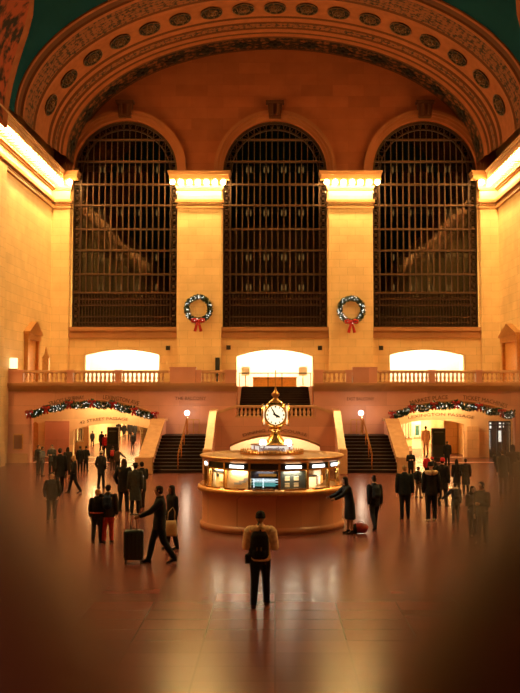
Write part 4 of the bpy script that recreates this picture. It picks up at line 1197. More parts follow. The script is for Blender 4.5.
# ================================================================== INFORMATION KIOSKS
def kiosk(px, feet, top, wpx, label):
    p = F(px, feet); s = p.y/FPX; w = wpx*s/2; zt = ZP(top, p.y)
    r = tag(empty('display_kiosk', p), label, 'kiosk')
    MB().bevbox(p.x-w*.9, p.x+w*.9, p.y-.3, p.y+.3, 0, .25, .03).build('base', 'black', r)
    MB().bevbox(p.x-w, p.x+w, p.y-.22, p.y+.22, .2, zt, .04).build('cabinet', 'black', r)
    MB().box(p.x-w*.82, p.x+w*.82, p.y-.24, p.y-.21, zt*.50, zt*.93).build('screen', simple('kiosk_screen', (.012, .022, .018), .15), r)
    MB().box(p.x-w*.7, p.x+w*.7, p.y-.245, p.y-.235, zt*.86, zt*.90).build('screen_header', simple('kiosk_header', (.05, .08, .06), .3), r)
    MB().box(p.x-w*.8, p.x+w*.8, p.y-.24, p.y-.21, .35, zt*.42).build('lower_panel', 'dark', r)
kiosk(113, 460, 427, 11.5, 'tall black display kiosk standing in the left arch')
kiosk(438.5, 461, 428, 13.5, 'tall black display kiosk standing in the right arch')
# ================================================================== PEOPLE
def remesh(me, voxel, smooth=3):
    o = bpy.data.objects.new('tmp', me); col.objects.link(o)
    r = o.modifiers.new('r', 'REMESH'); r.mode = 'VOXEL'; r.voxel_size = voxel; r.use_smooth_shade = True
    if smooth:
        s = o.modifiers.new('s', 'SMOOTH'); s.factor = .5; s.iterations = smooth
    dg = bpy.context.evaluated_depsgraph_get()
    out = bpy.data.meshes.new_from_object(o.evaluated_get(dg))
    bpy.data.objects.remove(o)
    out.materials.clear()
    return out
SKIN = simple('skin', (.42, .22, .13), .5); EYE = simple('eye_dark', (.015, .012, .01), .2); LIP = simple('lips', (.30, .10, .08), .5)
PLAIN = {}
def cloth(c):
    if c not in PLAIN: PLAIN[c] = simple('cloth_%d' % len(PLAIN), c, .85, spec=.2, vary=.25, scale=14)
    return PLAIN[c]
# one head, chin at z = -.55, crown at z = .5 (units of head height), face towards -Y
def head_mesh():
    m = MB()
    m.ball((0, .03, .10), (.335, .41, .40), 20, 14)
    m.tube([(0, .02, -.25), (0, -.06, -.15), (0, -.06, .1)], [(.22, .2), (.28, .30), (.31, .33)], 16)
    m.tube([(0, -.20, -.47), (0, -.16, -.36), (0, -.08, -.2)], [(.11, .10), (.19, .18), (.26, .28)], 14)      # jaw
    m.tube([(0, -.36, .10), (0, -.44, -.03), (0, -.49, -.11)], [(.045, .05), (.055, .06), (.075, .06)], 8)       # nose
    m.tube([(-.20, -.31, .10), (0, -.37, .115), (.20, -.31, .10)], [.05, .06, .05], 8)                            # brow
    m.tube([(-.09, -.36, -.255), (0, -.39, -.25), (.09, -.36, -.255)], [.03, .04, .03], 8)
    for s in (-1, 1):
        m.ball((s*.345, .06, .0), (.04, .09, .13), 8, 6)
        m.ball((s*.20, -.22, -.10), (.10, .10, .10), 8, 6)
    m.tube([(0, .08, -.6), (0, .05, -.2)], [(.19, .20), (.20, .22)], 14)
    me = remesh(m.data('head'), .028, 2)
    out = MB(); out.mesh(me, keep=False)
    out.cur = 1
    for s in (-1, 1): out.ball((s*.135, -.335, .035), (.048, .03, .03), 8, 6)
    out.cur = 2
    out.tube([(-.10, -.375, -.262), (0, -.408, -.258), (.10, -.375, -.262)], [.012, .024, .012], 6)
    return out.data('head', True)
HEAD = head_mesh()
# one hand, wrist at the origin, fingers along -Z, palm towards +X side (inner), thumb towards -Y (front); length 1
def hand_mesh(curl):
    m = MB()
    m.tube([(0, 0, .12), (0, 0, -.02), (0, -.01, -.22), (0, 0, -.46)], [(.10, .14), (.11, .17), (.12, .23), (.10, .23)], 12)
    for k, (y, L) in enumerate(((-.165, .44), (-.055, .50), (.055, .46), (.16, .36))):
        p = Vector((0, y, -.44)); pts = [p+Vector((0, 0, .10)), p]
        a = 0
        for f in (.42, .33, .25):
            a += curl; p = p+Vector((sin(a)*L*f, 0, -cos(a)*L*f)); pts.append(p)
        m.tube(pts, [.055, .053, .05, .045, .032], 8)
    m.tube([(.02, -.12, -.10), (.06, -.25, -.24), (.09, -.29, -.38), (.12, -.27, -.50)], [.075, .068, .055, .038], 8)
    return remesh(m.data('hand'), .030, 1)
HANDS = {True: hand_mesh(.55), False: hand_mesh(.22)}

def person(px, feet, top, rot, label, coat='hip', cc=(.012, .012, .014), tc=(.012, .012, .016), stride=0.0, arms=('down', 'down'), lean=0.0,
           hair='short', hc=(.02, .013, .010), hat=None, hatc=(.012, .012, .012), shoe=(.015, .012, .012), legs='trousers', turn=0.0, H=None, wide=1.0, fine=False, name='person', x_off=0, sleeves=None, scarf=None, fluff=None, puff=1.0):
    base = F(px, feet)
    s = base.y/FPX
    H = H or (ZP(top, base.y))/ (1.0 if not lean else cos(lean*.6))
    st = stride
    # ---- joints, unit height, facing -Y
    hipz = .52
    legs_j = []
    for sd, ph in ((-1, st), (1, -st)):
        hip = Vector((sd*.052, 0, hipz))
        th = ph*.55 if ph >= 0 else ph*.40
        sh = ph*.35 if ph >= 0 else ph*.95
        kn = hip+Vector((sd*.004, -sin(th)*.235, -cos(th)*.235))
        an = kn+Vector((sd*.006, -sin(sh)*.24, -cos(sh)*.24))
        legs_j.append([hip, kn, an, sh])
    drop = min(l[2].z for l in legs_j)-.045
    def D(v): return Vector((v.x, v.y, v.z-drop))
    for l in legs_j:
        for i in range(3): l[i] = D(l[i])
    hz = hipz-drop
    def L(v):
        v = Vector(v); v.z -= drop
        if lean and v.z > hz:
            d = v.z-hz; v = Vector((v.x, v.y-sin(lean)*d-0*v.x, hz+cos(lean)*d+sin(lean)*v.y*.5))
        return v
    w = wide
    torso = [((0, .0, .47), (.080, .065)), ((0, .0, .52), (.090, .070)), ((0, .005, .60), (.078, .056)), ((0, .005, .68), (.088, .062)), ((0, .0, .755), (.098, .064)), ((0, .006, .805), (.085, .05)), ((0, .008, .825), (.045, .04))]
    sh_j = [L((sd*.105*w, .004, .80)) for sd in (-1, 1)]
    arm_j = []
    for sd, kind, S in ((-1, arms[0], sh_j[0]), (1, arms[1], sh_j[1])):
        if kind == 'down':
            a1, b1 = Vector((sd*.16, .06, -1)), Vector((sd*.02, -.16, -1))
        elif kind == 'swing':
            a1, b1 = Vector((sd*.12, .30, -1)), Vector((sd*.04, .10, -1))
        elif kind == 'swingf':
            a1, b1 = Vector((sd*.12, -.28, -1)), Vector((0, -.60, -1))
        elif kind == 'pocket':
            a1, b1 = Vector((sd*.30, .24, -1)), Vector((-sd*.16, -.50, -.86))
        elif kind == 'front':
            a1, b1 = Vector((sd*.22, -.10, -1)), Vector((-sd*.62, -1, .25))
        elif kind == 'phone':
            a1, b1 = Vector((sd*.20, -.25, -1)), Vector((-sd*.25, -1, .55))
        elif kind == 'reach':
            a1, b1 = Vector((sd*.10, -.75, -.66)), Vector((0, -.92, -.38))
        elif kind == 'side':
            a1, b1 = Vector((sd*.75, -.05, -.75)), Vector((sd*.75, -.25, -.62))
        elif kind == 'round':      # arm round the neighbour
            a1, b1 = Vector((sd*.85, .25, -.5)), Vector((sd*.75, -.25, -.35))
        e = S+a1.normalized()*.175; wr = e+b1.normalized()*.150
        arm_j.append((S, e, wr, b1.normalized()))
    mb = MB()
    mb.tube([L(p) for p, r in torso], [r for p, r in torso], 14)
    neck_top = L((0, -.008, .885))
    mb.tube([L((0, .01, .78)), L((0, .004, .85)), neck_top], [(.05, .045), (.036, .037), (.034, .037)], 10)
    for sd, l in zip((-1, 1), legs_j):
        hip, kn, an, sh = l
        mb.tube([hip+Vector((0, 0, .03)), hip.lerp(kn, .3), kn, kn.lerp(an, .35), an], [.058, .054, .036, .034, .023], 10)
        fwd = Vector((sd*.12, -1, 0)).normalized()
        tip = an+fwd*.085; heel = an-fwd*.025
        tip.z = .016; heel.z = max(.016, an.z-.03)
        l.append((heel, tip))
        mb.tube([heel, an.lerp(heel, .5)+Vector((0, 0, 0)), an+fwd*.04+Vector((0, 0, (heel.z-an.z)*.6)), tip], [.018, .022, .022, .015], 8)
    for S, e, wr, d in arm_j:
        mb.tube([S+Vector((0, 0, .0)), S.lerp(e, .5), e, e.lerp(wr, .3), wr], [.036, .031, .025, .025, .017], 10)
        mb.ball(S, .036, 8, 6)
    for v_i, v in enumerate(mb.v): mb.v[v_i] = tuple(Vector(v)*H)
    vox = .011 if fine else .018
    body = remesh(mb.data('body'), vox, 3)
    out = MB(); out.mesh(body, keep=False)
    # head and hands join the body at neck and wrists
    hh = .128*H
    hc_ = (neck_top+Vector((0, -.006, .048)))*H
    tilt = Matrix.Rotation(-lean*.35, 4, 'X')
    HM = Matrix.Translation(hc_) @ Matrix.Rotation(radians(turn), 4, 'Z') @ tilt.inverted() @ Matrix.Scale(hh, 4)
    out.mesh(HEAD, HM)
    for (sd, (S, e, wr, d)), kind in zip(zip((-1, 1), arm_j), arms):
        zax = -d; xax = Vector((-sd, 0, 0)); xax = (xax-zax*xax.dot(zax)).normalized(); yax = zax.cross(xax)
        RM = Matrix((xax, yax, zax)).transposed().to_4x4()
        mir = Matrix.Identity(4)
        # thumb must face forward on both hands
        if (RM @ Vector((0, -1, 0))).y > 0: mir = Matrix.Scale(-1, 4, Vector((0, 1, 0)))
        out.cur = 0
        out.mesh(HANDS[kind in ('front', 'phone', 'reach', 'side', 'pocket')], Matrix.Translation(wr*H) @ RM @ mir @ Matrix.Scale(.098*H, 4), keep=False)
    me = out.data(name, True)
    p = add(name, me, [SKIN, EYE, LIP])
    p.location = base; p.rotation_euler = (0, 0, radians(rot))
    tag(p, label, 'person', 'people on the concourse floor')
    kids = {}
    def part(nm, m, c, voxel=None, sm=2):
        m.v = [tuple(Vector(v)*H) for v in m.v]
        d = m.data(nm, True)
        if voxel: d = remesh(d, voxel, sm)
        d.name = nm
        o = add(nm, d, cloth(c), p)
        for q in o.data.polygons: q.use_smooth = True
        return o
    # ---- trousers or bare legs
    if legs == 'trousers':
        m = MB()
        m.tube([L((0, 0, .455)), L((0, 0, .52)), L((0, .004, .595))], [(.085, .07), (.099, .078), (.088, .066)], 12)
        for l in legs_j:
            hip, kn, an = l[:3]
            bot = an+(an-kn).normalized()*.018
            m.tube([hip+Vector((0, 0, .02)), hip.lerp(kn, .3), kn, kn.lerp(an, .4), bot], [.063, .060, .045, .042, .036], 10)
        part('trousers', m, tc, vox, 2)
    # ---- shoes
    for sd, l in zip((-1, 1), legs_j):
        hip, kn, an, sh, (heel, tip) = l
        m = MB()
        fw = (tip-heel).normalized(); up = Vector((0, 0, 1)); 
        hb = heel-Vector((0, 0, 0))
        m.tube([an+Vector((0, 0, .022)), an+Vector((0, 0, -.005)), heel.lerp(an, .35)], [(.030, .032), (.030, .034), (.028, .034)], 10)
        m.tube([heel-fw*.012, heel, heel.lerp(tip, .4)+Vector((0, 0, .012)), heel.lerp(tip, .8), tip+fw*.018], [(.020, .014), (.028, .024), (.030, .026), (.032, .018), (.016, .010)], 10)
        part('shoe', m, shoe, vox*.8, 1)
    # ---- coat
    hem = {'short': .49, 'hip': .44, 'mid': .36, 'long': .25}[coat]
    m = MB()
    cw = w
    flare = {'short': .100, 'hip': .106, 'mid': .112, 'long': .122}[coat]
    hp = [Vector((0, 0, hem-drop*.0))] if False else []
    rows = [((0, 0, hem), (flare*cw, .082 if coat != 'long' else .098)), ((0, 0, max(hem+.03, .52)), (.106*cw, .084)), ((0, .005, .61), (.097*cw, .074)), ((0, .005, .69), (.105*cw, .080)), ((0, .002, .765), (.112*cw, .080)), ((0, .008, .815), (.094*cw, .064)), ((0, .008, .845), (.056, .052)), ((0, .004, .868), (.050, .050))]
    m.tube([L(q) for q, r in rows], [r for q, r in rows], 16)
    for (S, e, wr, d) in arm_j:
        m.ball(S, .050*puff**.5, 10, 8)
        m.tube([S, S.lerp(e, .5), e, e.lerp(wr, .5), wr-d*.0], [q_*puff for q_ in (.050, .045, .039, .036, .030)], 10)
    part('coat' if coat in ('mid', 'long') else 'jacket', m, cc, vox, 3)
    if scarf:
        q = MB(); n = 14
        c0 = L((0, 0, .858))
        q.tube([c0+Vector((.052*cos(2*pi*i/n), .052*sin(2*pi*i/n), .006*sin(3*i))) for i in range(n+1)], .026, 8, cap=False)
        part('scarf', q, scarf)
    if fluff:
        q = MB(); n = 16
        c0 = L((0, .03, .835))
        q.tube([c0+Vector((.085*cos(pi*i/n-0), .055*sin(pi*i/n), -.01*sin(pi*i/n))) for i in range(n+1)], [.03+.016*sin(pi*i/n) for i in range(n+1)], 8)
        part('fur_hood', q, fluff)
    # ---- hair / hat (in head units)
    def hd(nm, m, c, voxel=None):
        m.v = [tuple(HM @ Vector(v)) for v in m.v]
        d = m.data(nm, True)
        if voxel: d = remesh(d, voxel, 2)
        d.name = nm
        return add(nm, d, cloth(c), p)
    if hair != 'none':
        m = MB()
        m.ball((0, .07, .13), (.375, .43, .42), 18, 12)
        m.ball((0, .20, -.08), (.33, .28, .28), 14, 10)
        if hair == 'long':
            m.tube([(0, .16, .1), (0, .24, -.3), (0, .26, -.75), (0, .24, -1.15)], [(.38, .30), (.40, .24), (.40, .18), (.26, .10)], 14)
            for sd in (-1, 1): m.tube([(sd*.30, .0, .15), (sd*.36, .02, -.25), (sd*.33, -.02, -.75)], [(.09, .2), (.10, .2), (.06, .12)], 8)
        if hair == 'bun':
            m.ball((0, .28, .52), (.20, .20, .19), 12, 9)
        # keep the face clear
        d = m.data('hair')
        hm_ = remesh(d, .045, 2)
        bm = bmesh.new(); bm.from_mesh(hm_)
        dl = [v for v in bm.verts if v.co.y < -.17 and v.co.z < .20 and abs(v.co.x) < .34]
        bmesh.ops.delete(bm, geom=dl, context='VERTS'); bm.to_mesh(hm_); bm.free()
        m = MB(); m.mesh(hm_, keep=False)
        hd('hair', m, hc)
    if hat == 'beanie':
        m = MB().lathe([(.385, .02), (.42, .05), (.42, .18), (.40, .20), (.395, .34), (.33, .50), (.18, .60), (0, .63)], 20, (0, .05, 0))
        m.v = [(x, .05+(y-.05)*1.12, z) for x, y, z in m.v]
        hd('beanie', m, hatc)
    elif hat == 'cap':
        m = MB().lathe([(.39, .12), (.405, .22), (.39, .38), (.30, .52), (.14, .58), (0, .59)], 20, (0, .05, 0))
        m.v = [(x, .05+(y-.05)*1.1, z) for x, y, z in m.v]
        m.tube([(0, -.34, .16), (0, -.52, .13), (0, -.68, .09)], [(.30, .03), (.27, .025), (.16, .02)], 12)
        hd('cap', m, hatc)
    elif hat == 'brim':
        m = MB().lathe([(.40, .18), (.70, .14), (.72, .17), (.42, .22), (.40, .45), (.34, .58), (0, .60)], 22, (0, .05, 0))
        hd('brimmed_hat', m, hatc)
    elif hat == 'hood':
        m = MB(); m.ball((0, .10, .06), (.44, .48, .52), 16, 12)
        hm_ = remesh(m.data('hood'), .05, 1)
        bm = bmesh.new(); bm.from_mesh(hm_)
        dl = [v for v in bm.verts if v.co.y < -.20 and abs(v.co.x) < .36 and v.co.z < .40]
        bmesh.ops.delete(bm, geom=dl, context='VERTS'); bm.to_mesh(hm_); bm.free()
        m = MB(); m.mesh(hm_, keep=False); hd('hood', m, hatc)
    p['_h'] = H
    RT = Matrix.Translation(base) @ Matrix.Rotation(radians(rot), 4, 'Z')
    P = lambda x, y, z: RT @ (L((x, y, z))*H)
    info = dict(o=p, H=H, P=P, wr=[RT @ (a[2]*H+a[3]*.05*H) for a in arm_j], rot=radians(rot), base=base)
    del p['_h']
    return info
def put(name, m, mats, label, cat, at, rot=0, group=None):
    """a thing whose mesh is drawn about its own base"""
    r = empty(name, at, rot); tag(r, label, cat, group)
    return r
def backpack(pi_, label, c, s=1.0, accent=None, tall=1.0):
    H = pi_['H']; r = empty('backpack', pi_['P'](0, .075, .825-.225*tall), pi_['rot']); tag(r, label, 'backpack')
    m = MB(); m.tube([(0, .02*H, 0), (0, .045*H, .03*H*tall), (0, .05*H, .10*H*tall), (0, .04*H, .18*H*tall), (0, .02*H, .225*H*tall)], [(.065*H*s, .03*H), (.083*H*s, .05*H), (.083*H*s, .055*H), (.075*H*s, .045*H), (.045*H*s, .022*H)], 14)
    d = remesh(m.data('bag'), .014, 2); d.name = 'bag'
    add('bag', d, cloth(c), r)
    m = MB(); m.tube([(0, .075*H, .025*H), (0, .095*H, .05*H), (0, .09*H, .09*H), (0, .07*H, .105*H)], [(.045*H*s, .015*H), (.058*H*s, .02*H), (.056*H*s, .02*H), (.04*H*s, .012*H)], 12)
    m.build('front_pocket', cloth(c), r, True, True)
    for sd in (-1, 1):
        q = MB().tube([(sd*.055*H, .02*H, .20*H*tall), (sd*.075*H, -.06*H, .225*H*tall+.01*H), (sd*.075*H, -.155*H, .225*H*tall-.055*H), (sd*.085*H, -.12*H, .06*H), (sd*.07*H, .015*H, .03*H)], [(.016*H, .006*H)]*5, 6)
        q.build('strap', cloth(c), r, True, True)
    if accent:
        q = MB()
        for sd in (-.025, .02): q.box(sd*H-.006*H, sd*H+.006*H, .097*H, .113*H, .09*H, .125*H)
        q.build('reflective_tab', cloth(accent), r, False, True)
    return r
BLK = (.012, .011, .012); NAVY = (.012, .016, .028); CHAR = (.03, .03, .033); BRN = (.07, .04, .025); OLV = (.045, .038, .022); GRY = (.10, .11, .12); BLOND = (.36, .20, .09); DK = (.02, .013, .010)

# the man in the middle of the floor
a = person(260.3, 606.5, 511.5, 176, 'person in cream jacket and black cap with a black backpack, alone on the open floor', 'short', (.92, .62, .42), (.014, .016, .024), stride=.32, arms=('front', 'front'), puff=1.3,
           hair='short', hc=(.34, .19, .10), hat='beanie', hatc=(.010, .010, .012), shoe=(.10, .045, .025), wide=1.08, fine=True, fluff=(.80, .52, .30))
backpack(a, 'black backpack worn over a cream jacket', (.010, .012, .016), 1.25, (.25, .17, .07), 1.32)
b = empty('camera_bag', a['P'](.125, .0, .50), a['rot']); tag(b, 'small black bag hanging at the hip of the person in cream', 'bag')
MB().bevbox(-.07, .07, -.09, .09, -.08, .10, .03).build('pouch', cloth(BLK), b, True, True)
MB().tube([(0, 0, .10), (-.10, .12, .45), (-.22, .16, .75)], [(.016, .006)]*3, 6).build('strap', cloth(BLK), b, True, True)
MB().bevbox(-.05, .05, -.105, -.085, -.05, .04, .008).build('front_pocket', cloth(BLK), b, True, True)

# left-hand groups
person(51.5, 522, 472, 10, 'person in black walking with hands in pockets, ahead of the group at left', 'hip', (.012, .012, .014), (.028, .026, .018), .25, ('pocket', 'pocket'), hair='short', shoe=(.03, .02, .015))
a = person(38, 474.5, 445, 60, 'person in black with a black bag at the far left of the group', 'mid', BLK, BLK, .1, ('down', 'down'))
person(42, 476, 446.5, 75, 'person in a grey jacket standing second from the left', 'hip', (.10, .11, .125), (.03, .035, .05), .12, ('front', 'front'))
person(51.5, 475, 444.5, -10, 'person in a patterned dark jacket standing under the left arch end', 'hip', (.05, .055, .06), BLK, .05, ('front', 'front'), scarf=(.25, .24, .22))
person(59.5, 493, 448, 200, 'tall person in a long black coat standing behind the walking one in black', 'mid', BLK, BLK, .25, ('down', 'swing'))
person(67.5, 478, 447, 215, 'person in a long dark coat with long hair, seen from behind at the left', 'long', (.025, .018, .016), BLK, 0, ('down', 'down'), hair='long')
person(73.5, 493, 455, -70, 'blond person in a dark coat striding across the floor at the left', 'mid', (.014, .013, .014), BLK, .55, ('swing', 'swingf'), hair='long', hc=BLOND)
person(80, 472, 446, 190, 'left one of the pair in black outside the shop window of the left arch', 'mid', BLK, BLK, .05)
person(85.8, 471, 446, 160, 'right one of the pair in black outside the shop window of the left arch', 'mid', (.018, .016, .015), BLK, .05, ('front', 'down'))
person(101, 488, 450.5, 150, 'person in a dark coat and pale cap standing alone left of the trio', 'mid', (.014, .013, .016), BLK, .12, ('pocket', 'pocket'), hat='beanie', hatc=(.42, .34, .28))
person(92.3, 446, 431, 170, 'small dark figure walking deep in the left passage', 'mid', BLK, BLK, .2)
person(101.5, 452, 431, 150, 'dark coated figure left of the black kiosk in the left arch', 'mid', BLK, BLK, .1)
person(105.5, 455, 434, 180, 'figure in a red jacket left of the black kiosk in the left arch', 'hip', (.45, .02, .025), BLK, .1)
a = person(112.5, 470, 446, 178, 'person with a red backpack in front of the left black kiosk', 'hip', BLK, (.05, .03, .02), .05)
backpack(a, 'red backpack worn in front of the left black kiosk', (.35, .03, .03), 1.0)
person(117.5, 472, 448, 175, 'dark figure at the right side of the left black kiosk', 'hip', BRN, BLK, .1, ('side', 'down'))
person(132.8, 450, 432.5, 0, 'dark figure walking towards us right of the black kiosk in the left passage', 'hip', BLK, BLK, .15)
for x, f, t, l in ((118.5, 439, 421.5, 'first of four far figures deep in the left passage, nearest the kiosk'), (124, 439, 423, 'second of four far figures deep in the left passage'), (129.8, 440, 421.5, 'third of four far figures deep in the left passage'), (134.5, 440.5, 423, 'last of four far figures deep in the left passage, by the showcase')):
    person(x, f, t, 180, l, 'mid', BLK, BLK, .1)
# trio
person(123.5, 511, 458.5, 165, 'tallest of the trio in black, back turned with long hair, left of the hatted one', 'mid', BLK, (.016, .016, .02), .12, ('pocket', 'pocket'), hair='long', hc=(.05, .028, .018), wide=1.1)
person(135, 513, 463, 185, 'person in a long charcoal coat and brimmed hat in the middle of the trio', 'long', (.035, .038, .036), (.012, .012, .014), .05, ('down', 'down'), hair='short', hat='brim', hatc=(.010, .010, .010))
a = person(141.5, 507.5, 461.5, 215, 'right one of the trio in black holding a lit phone', 'mid', BLK, (.05, .028, .02), .2, ('phone', 'down'), hair='short')
ph = empty('phone', W(142.5, 477.5, a['base'].y-.38)); tag(ph, 'small lit phone held by the right one of the trio', 'phone')
MB().bevbox(-.04, .04, -.006, .006, -.075, .075, .004).build('case', 'black', ph, False, True)
MB().box(-.035, .035, -.009, -.006, -.07, .07).build('screen', 'shop', ph, False, True)
# couple
a = person(96.8, 543, 489, 176, 'blond person in black with an orange red waist band, beside one in red trousers', 'hip', (.014, .012, .013), (.016, .014, .014), .15, ('down', 'down'), hair='short', hc=BLOND, shoe=(.03, .02, .018))
q = MB(); n = 20; H = a['H']
q.tube([(.115*H*cos(2*pi*i/n), .096*H*sin(2*pi*i/n), .565*H) for i in range(n+1)], [(.012, .024*H)]*(n+1), 6, (0, 0, 1), cap=False)
q.v = [tuple(v) for v in q.v]
o = q.build('waist_band', simple('orange_band', (.62, .05, .02), .6), a['o'], True, True); o['label'] = 'orange red waist band'
a = person(107.6, 542.5, 484.5, 182, 'bulky person in a dark olive coat and red trousers wearing a navy backpack', 'hip', (.035, .025, .020), (.42, .035, .02), .12, ('down', 'down'), hair='short', wide=1.15, shoe=(.05, .03, .02))
backpack(a, 'navy backpack on the person in red trousers', (.010, .016, .04), 1.0)
# traveller with suitcase and companion
a = person(159, 563, 484, -78, 'person in a black coat striding while pulling a dark suitcase', 'hip', (.010, .010, .012), (.012, .013, .016), .6, ('pocket', 'reach'), hair='short', wide=1.15, shoe=(.012, .010, .010), turn=-10)
tr_ = a
person(171.5, 549, 485, -60, 'person in black with long dark hair carrying a beige tote bag', 'mid', (.011, .010, .011), (.014, .013, .014), .2, ('pocket', 'down'), hair='long', wide=1.15, shoe=(.012, .010, .010))
sp = F(133.5, 562.5); ss = sp.y/FPX
sc0 = tag(empty('suitcase', sp, radians(4)), 'dark green hard suitcase with raised handle standing on the floor', 'suitcase')
wx, hz_ = 9.6*ss, 29*ss
MB().bevbox(-wx, wx, -.16, .16, .07, .07+hz_, .06).build('shell', simple('suitcase_shell', (.012, .020, .018), .4), sc0, True, True)
m = MB()
for x in (-.6, -.2, .2, .6): m.box(wx*x-.012, wx*x+.012, -.168, -.158, .14, hz_)
m.build('ridges', cloth(CHAR), sc0, False, True)
for x in (-1, 1):
    for y in (-1, 1): MB().tube([(x*wx*.78-.018, y*.11, .035), (x*wx*.78+.018, y*.11, .035)], .035, 10, (0, 1, 0)).build('wheel', 'black', sc0, True, True)
m = MB()
hx0, hx1 = -wx*.34, wx*.26; htop = ZP(515, sp.y)
m.tube([(hx0, .1, hz_), (hx0, .1, htop)], .011, 6).tube([(hx1, .1, hz_), (hx1, .1, htop)], .011, 6)
m.build('telescopic_handle', simple('handle_metal', (.30, .25, .2), .35, .8), sc0, True, True)
MB().tube([(hx0-.03, .1, htop), (hx1+.03, .1, htop)], .02, 8, (0, 1, 0)).build('grip', 'black', sc0, True, True)
m = MB().tube([(-.07, 0, .07+hz_), (-.06, 0, .11+hz_), (.06, 0, .11+hz_), (.07, 0, .07+hz_)], .012, 6); m.build('carry_handle', cloth(GRY), sc0, True, True)
tp = W(171, 536, F(171, 549).y-.42); ts = tp.y/FPX
tb = tag(empty('tote_bag', tp, radians(-8)), 'beige tote bag hanging at the side of the long-haired person in black', 'bag')
m = MB().tube([(0, 0, 0), (0, 0, .06), (0, 0, .28), (0, 0, 16*ss)], [(5.6*ts if False else 5.6*ts, .05), (6.2*ts, .075), (5.6*ts, .06), (5.0*ts, .035)], 14)
m.v = [tuple(v) for v in m.v]
m.build('bag', simple('beige_canvas', (.62, .40, .22), .8, vary=.1), tb, True, True)
MB().tube([(-.09, -.02, .42), (-.07, 0, .62), (.03, .06, .74), (.10, .02, .62), (.10, -.02, .42)], [(.014, .006)]*5, 6).build('strap', simple('beige_strap', (.50, .31, .17), .8), tb, True, True)

# right of the booth
person(350, 533.5, 476.5, -75, 'person in a long black coat with bare calves leaning on the booth counter', 'long', (.010, .010, .011), BLK, .05, ('reach', 'reach'), lean=.22, hair='long', hc=(.012, .010, .010), legs='bare', shoe=(.012, .010, .010), wide=1.15)
bp = F(360.5, 533.5)
rb = tag(empty('travel_bag', bp), 'red and black travel bag lying on the floor beside the booth', 'bag')
m = MB().tube([(-.22, 0, .13), (-.19, 0, .15), (0, 0, .17), (.16, 0, .14), (.21, 0, .12)], [(.10, .09), (.14, .13), (.155, .15), (.135, .13), (.08, .08)], 14, (0, 0, 1))
m.build('bag', simple('red_nylon', (.34, .03, .022), .55, vary=.3), rb, True, True)
m = MB().tube([(-.235, 0, .12), (-.20, 0, .135), (-.12, 0, .145)], [(.105, .10), (.148, .14), (.158, .152)], 14, (0, 0, 1)); m.build('end_pocket', cloth(BLK), rb, True, True)
MB().tube([(-.10, -.08, .29), (-.05, -.08, .37), (.05, -.08, .37), (.10, -.08, .28)], .012, 6).build('handle', cloth(BLK), rb, True, True)
a = person(374.5, 529.5, 474.5, 195, 'person with a hair bun and dark backpack walking away beside the booth', 'hip', (.016, .018, .022), (.013, .013, .016), .65, ('down', 'swing'), hair='bun', hc=DK, shoe=BLK)
backpack(a, 'dark backpack on the person with a hair bun', (.02, .024, .03), 1.0)
person(405, 518.5, 465, 178, 'fair haired person in a dark coat with feet apart, back turned, right of the staircase', 'hip', (.014, .018, .018), BLK, .15, ('down', 'down'), hair='short', hc=(.30, .18, .09), wide=1.15)
person(411, 478, 450.5, 0, 'person in black facing us beside the foot of the right staircase', 'mid', BLK, BLK, .05, ('front', 'front'), hair='long', hc=(.10, .055, .03))
a = person(418.5, 497.5, 466.5, 120, 'small person with a black shoulder bag behind the fair haired one', 'hip', (.02, .018, .016), (.16, .09, .06), .15, ('down', 'down'), hair='short')
backpack(a, 'black bag on the small person behind the fair haired one', BLK, 1.1)
person(431.5, 521, 462, 178, 'tall person in black with a cream fur hood and white shoes', 'hip', BLK, (.010, .010, .012), .2, ('down', 'down'), hair='none', hat='beanie', hatc=(.012, .011, .012), shoe=(.62, .52, .42), fluff=(.66, .45, .26))
person(443, 506, 458, 150, 'person in a black coat and red woollen hat beside the one with white shoes', 'mid', BLK, BLK, .15, ('down', 'side'), hat='beanie', hatc=(.48, .02, .03))
person(432.5, 488, 457, 185, 'person in black with a red woollen hat behind the one with the cream hood', 'mid', (.02, .014, .014), BLK, .1, hat='beanie', hatc=(.42, .02, .03))
person(427, 478, 455, 180, 'person in a red jacket left of the right black kiosk', 'hip', (.40, .02, .03), BLK, .1)
person(447.5, 466, 441, 175, 'person in black at the right side of the right black kiosk', 'mid', BLK, BLK, .1)
person(426, 454, 426, 180, 'pale figure in cream left of the black kiosk deep in the right arch', 'mid', (.80, .60, .40), (.6, .42, .28), .1)
person(457, 493, 459, 180, 'left one of two people in long black coats standing back to us', 'long', BLK, BLK, .05, hair='long')
person(466, 493.5, 458.5, 176, 'right one of two people in long black coats standing back to us', 'long', (.014, .012, .013), BLK, .05, ('down', 'pocket'))
a = person(455.7, 522.5, 482.5, 185, 'small person with a dark backpack and one arm out, back to us', 'hip', (.014, .016, .02), BLK, .15, ('down', 'side'), hair='short', scarf=(.45, .33, .24))
backpack(a, 'dark backpack on the small person holding one arm out', (.016, .02, .028), .95)
person(473, 537, 486, 20, 'masked dark haired person next to the one in olive', 'hip', (.022, .02, .016), BLK, .1, ('front', 'down'), hair='long', hc=(.010, .009, .009), scarf=(.012, .012, .012))
person(482.5, 545, 481.5, -50, 'short haired person in an olive jacket beside the masked dark haired one', 'hip', (.05, .042, .026), (.03, .024, .018), .1, ('down', 'front'), hair='short')
person(503.5, 493, 449.5, 185, 'person in a brown coat standing at the right near the shop front', 'mid', (.045, .032, .022), (.12, .06, .035), .05, hair='short')
person(513.5, 491, 444.5, 175, 'person with bushy dark hair and brown coat at the far right', 'mid', (.06, .038, .025), (.10, .055, .035), .05, hair='long')
person(519.5, 497, 456, 180, 'person cut by the right edge of the view in a tan coat', 'mid', (.16, .09, .05), (.10, .06, .04), .05)
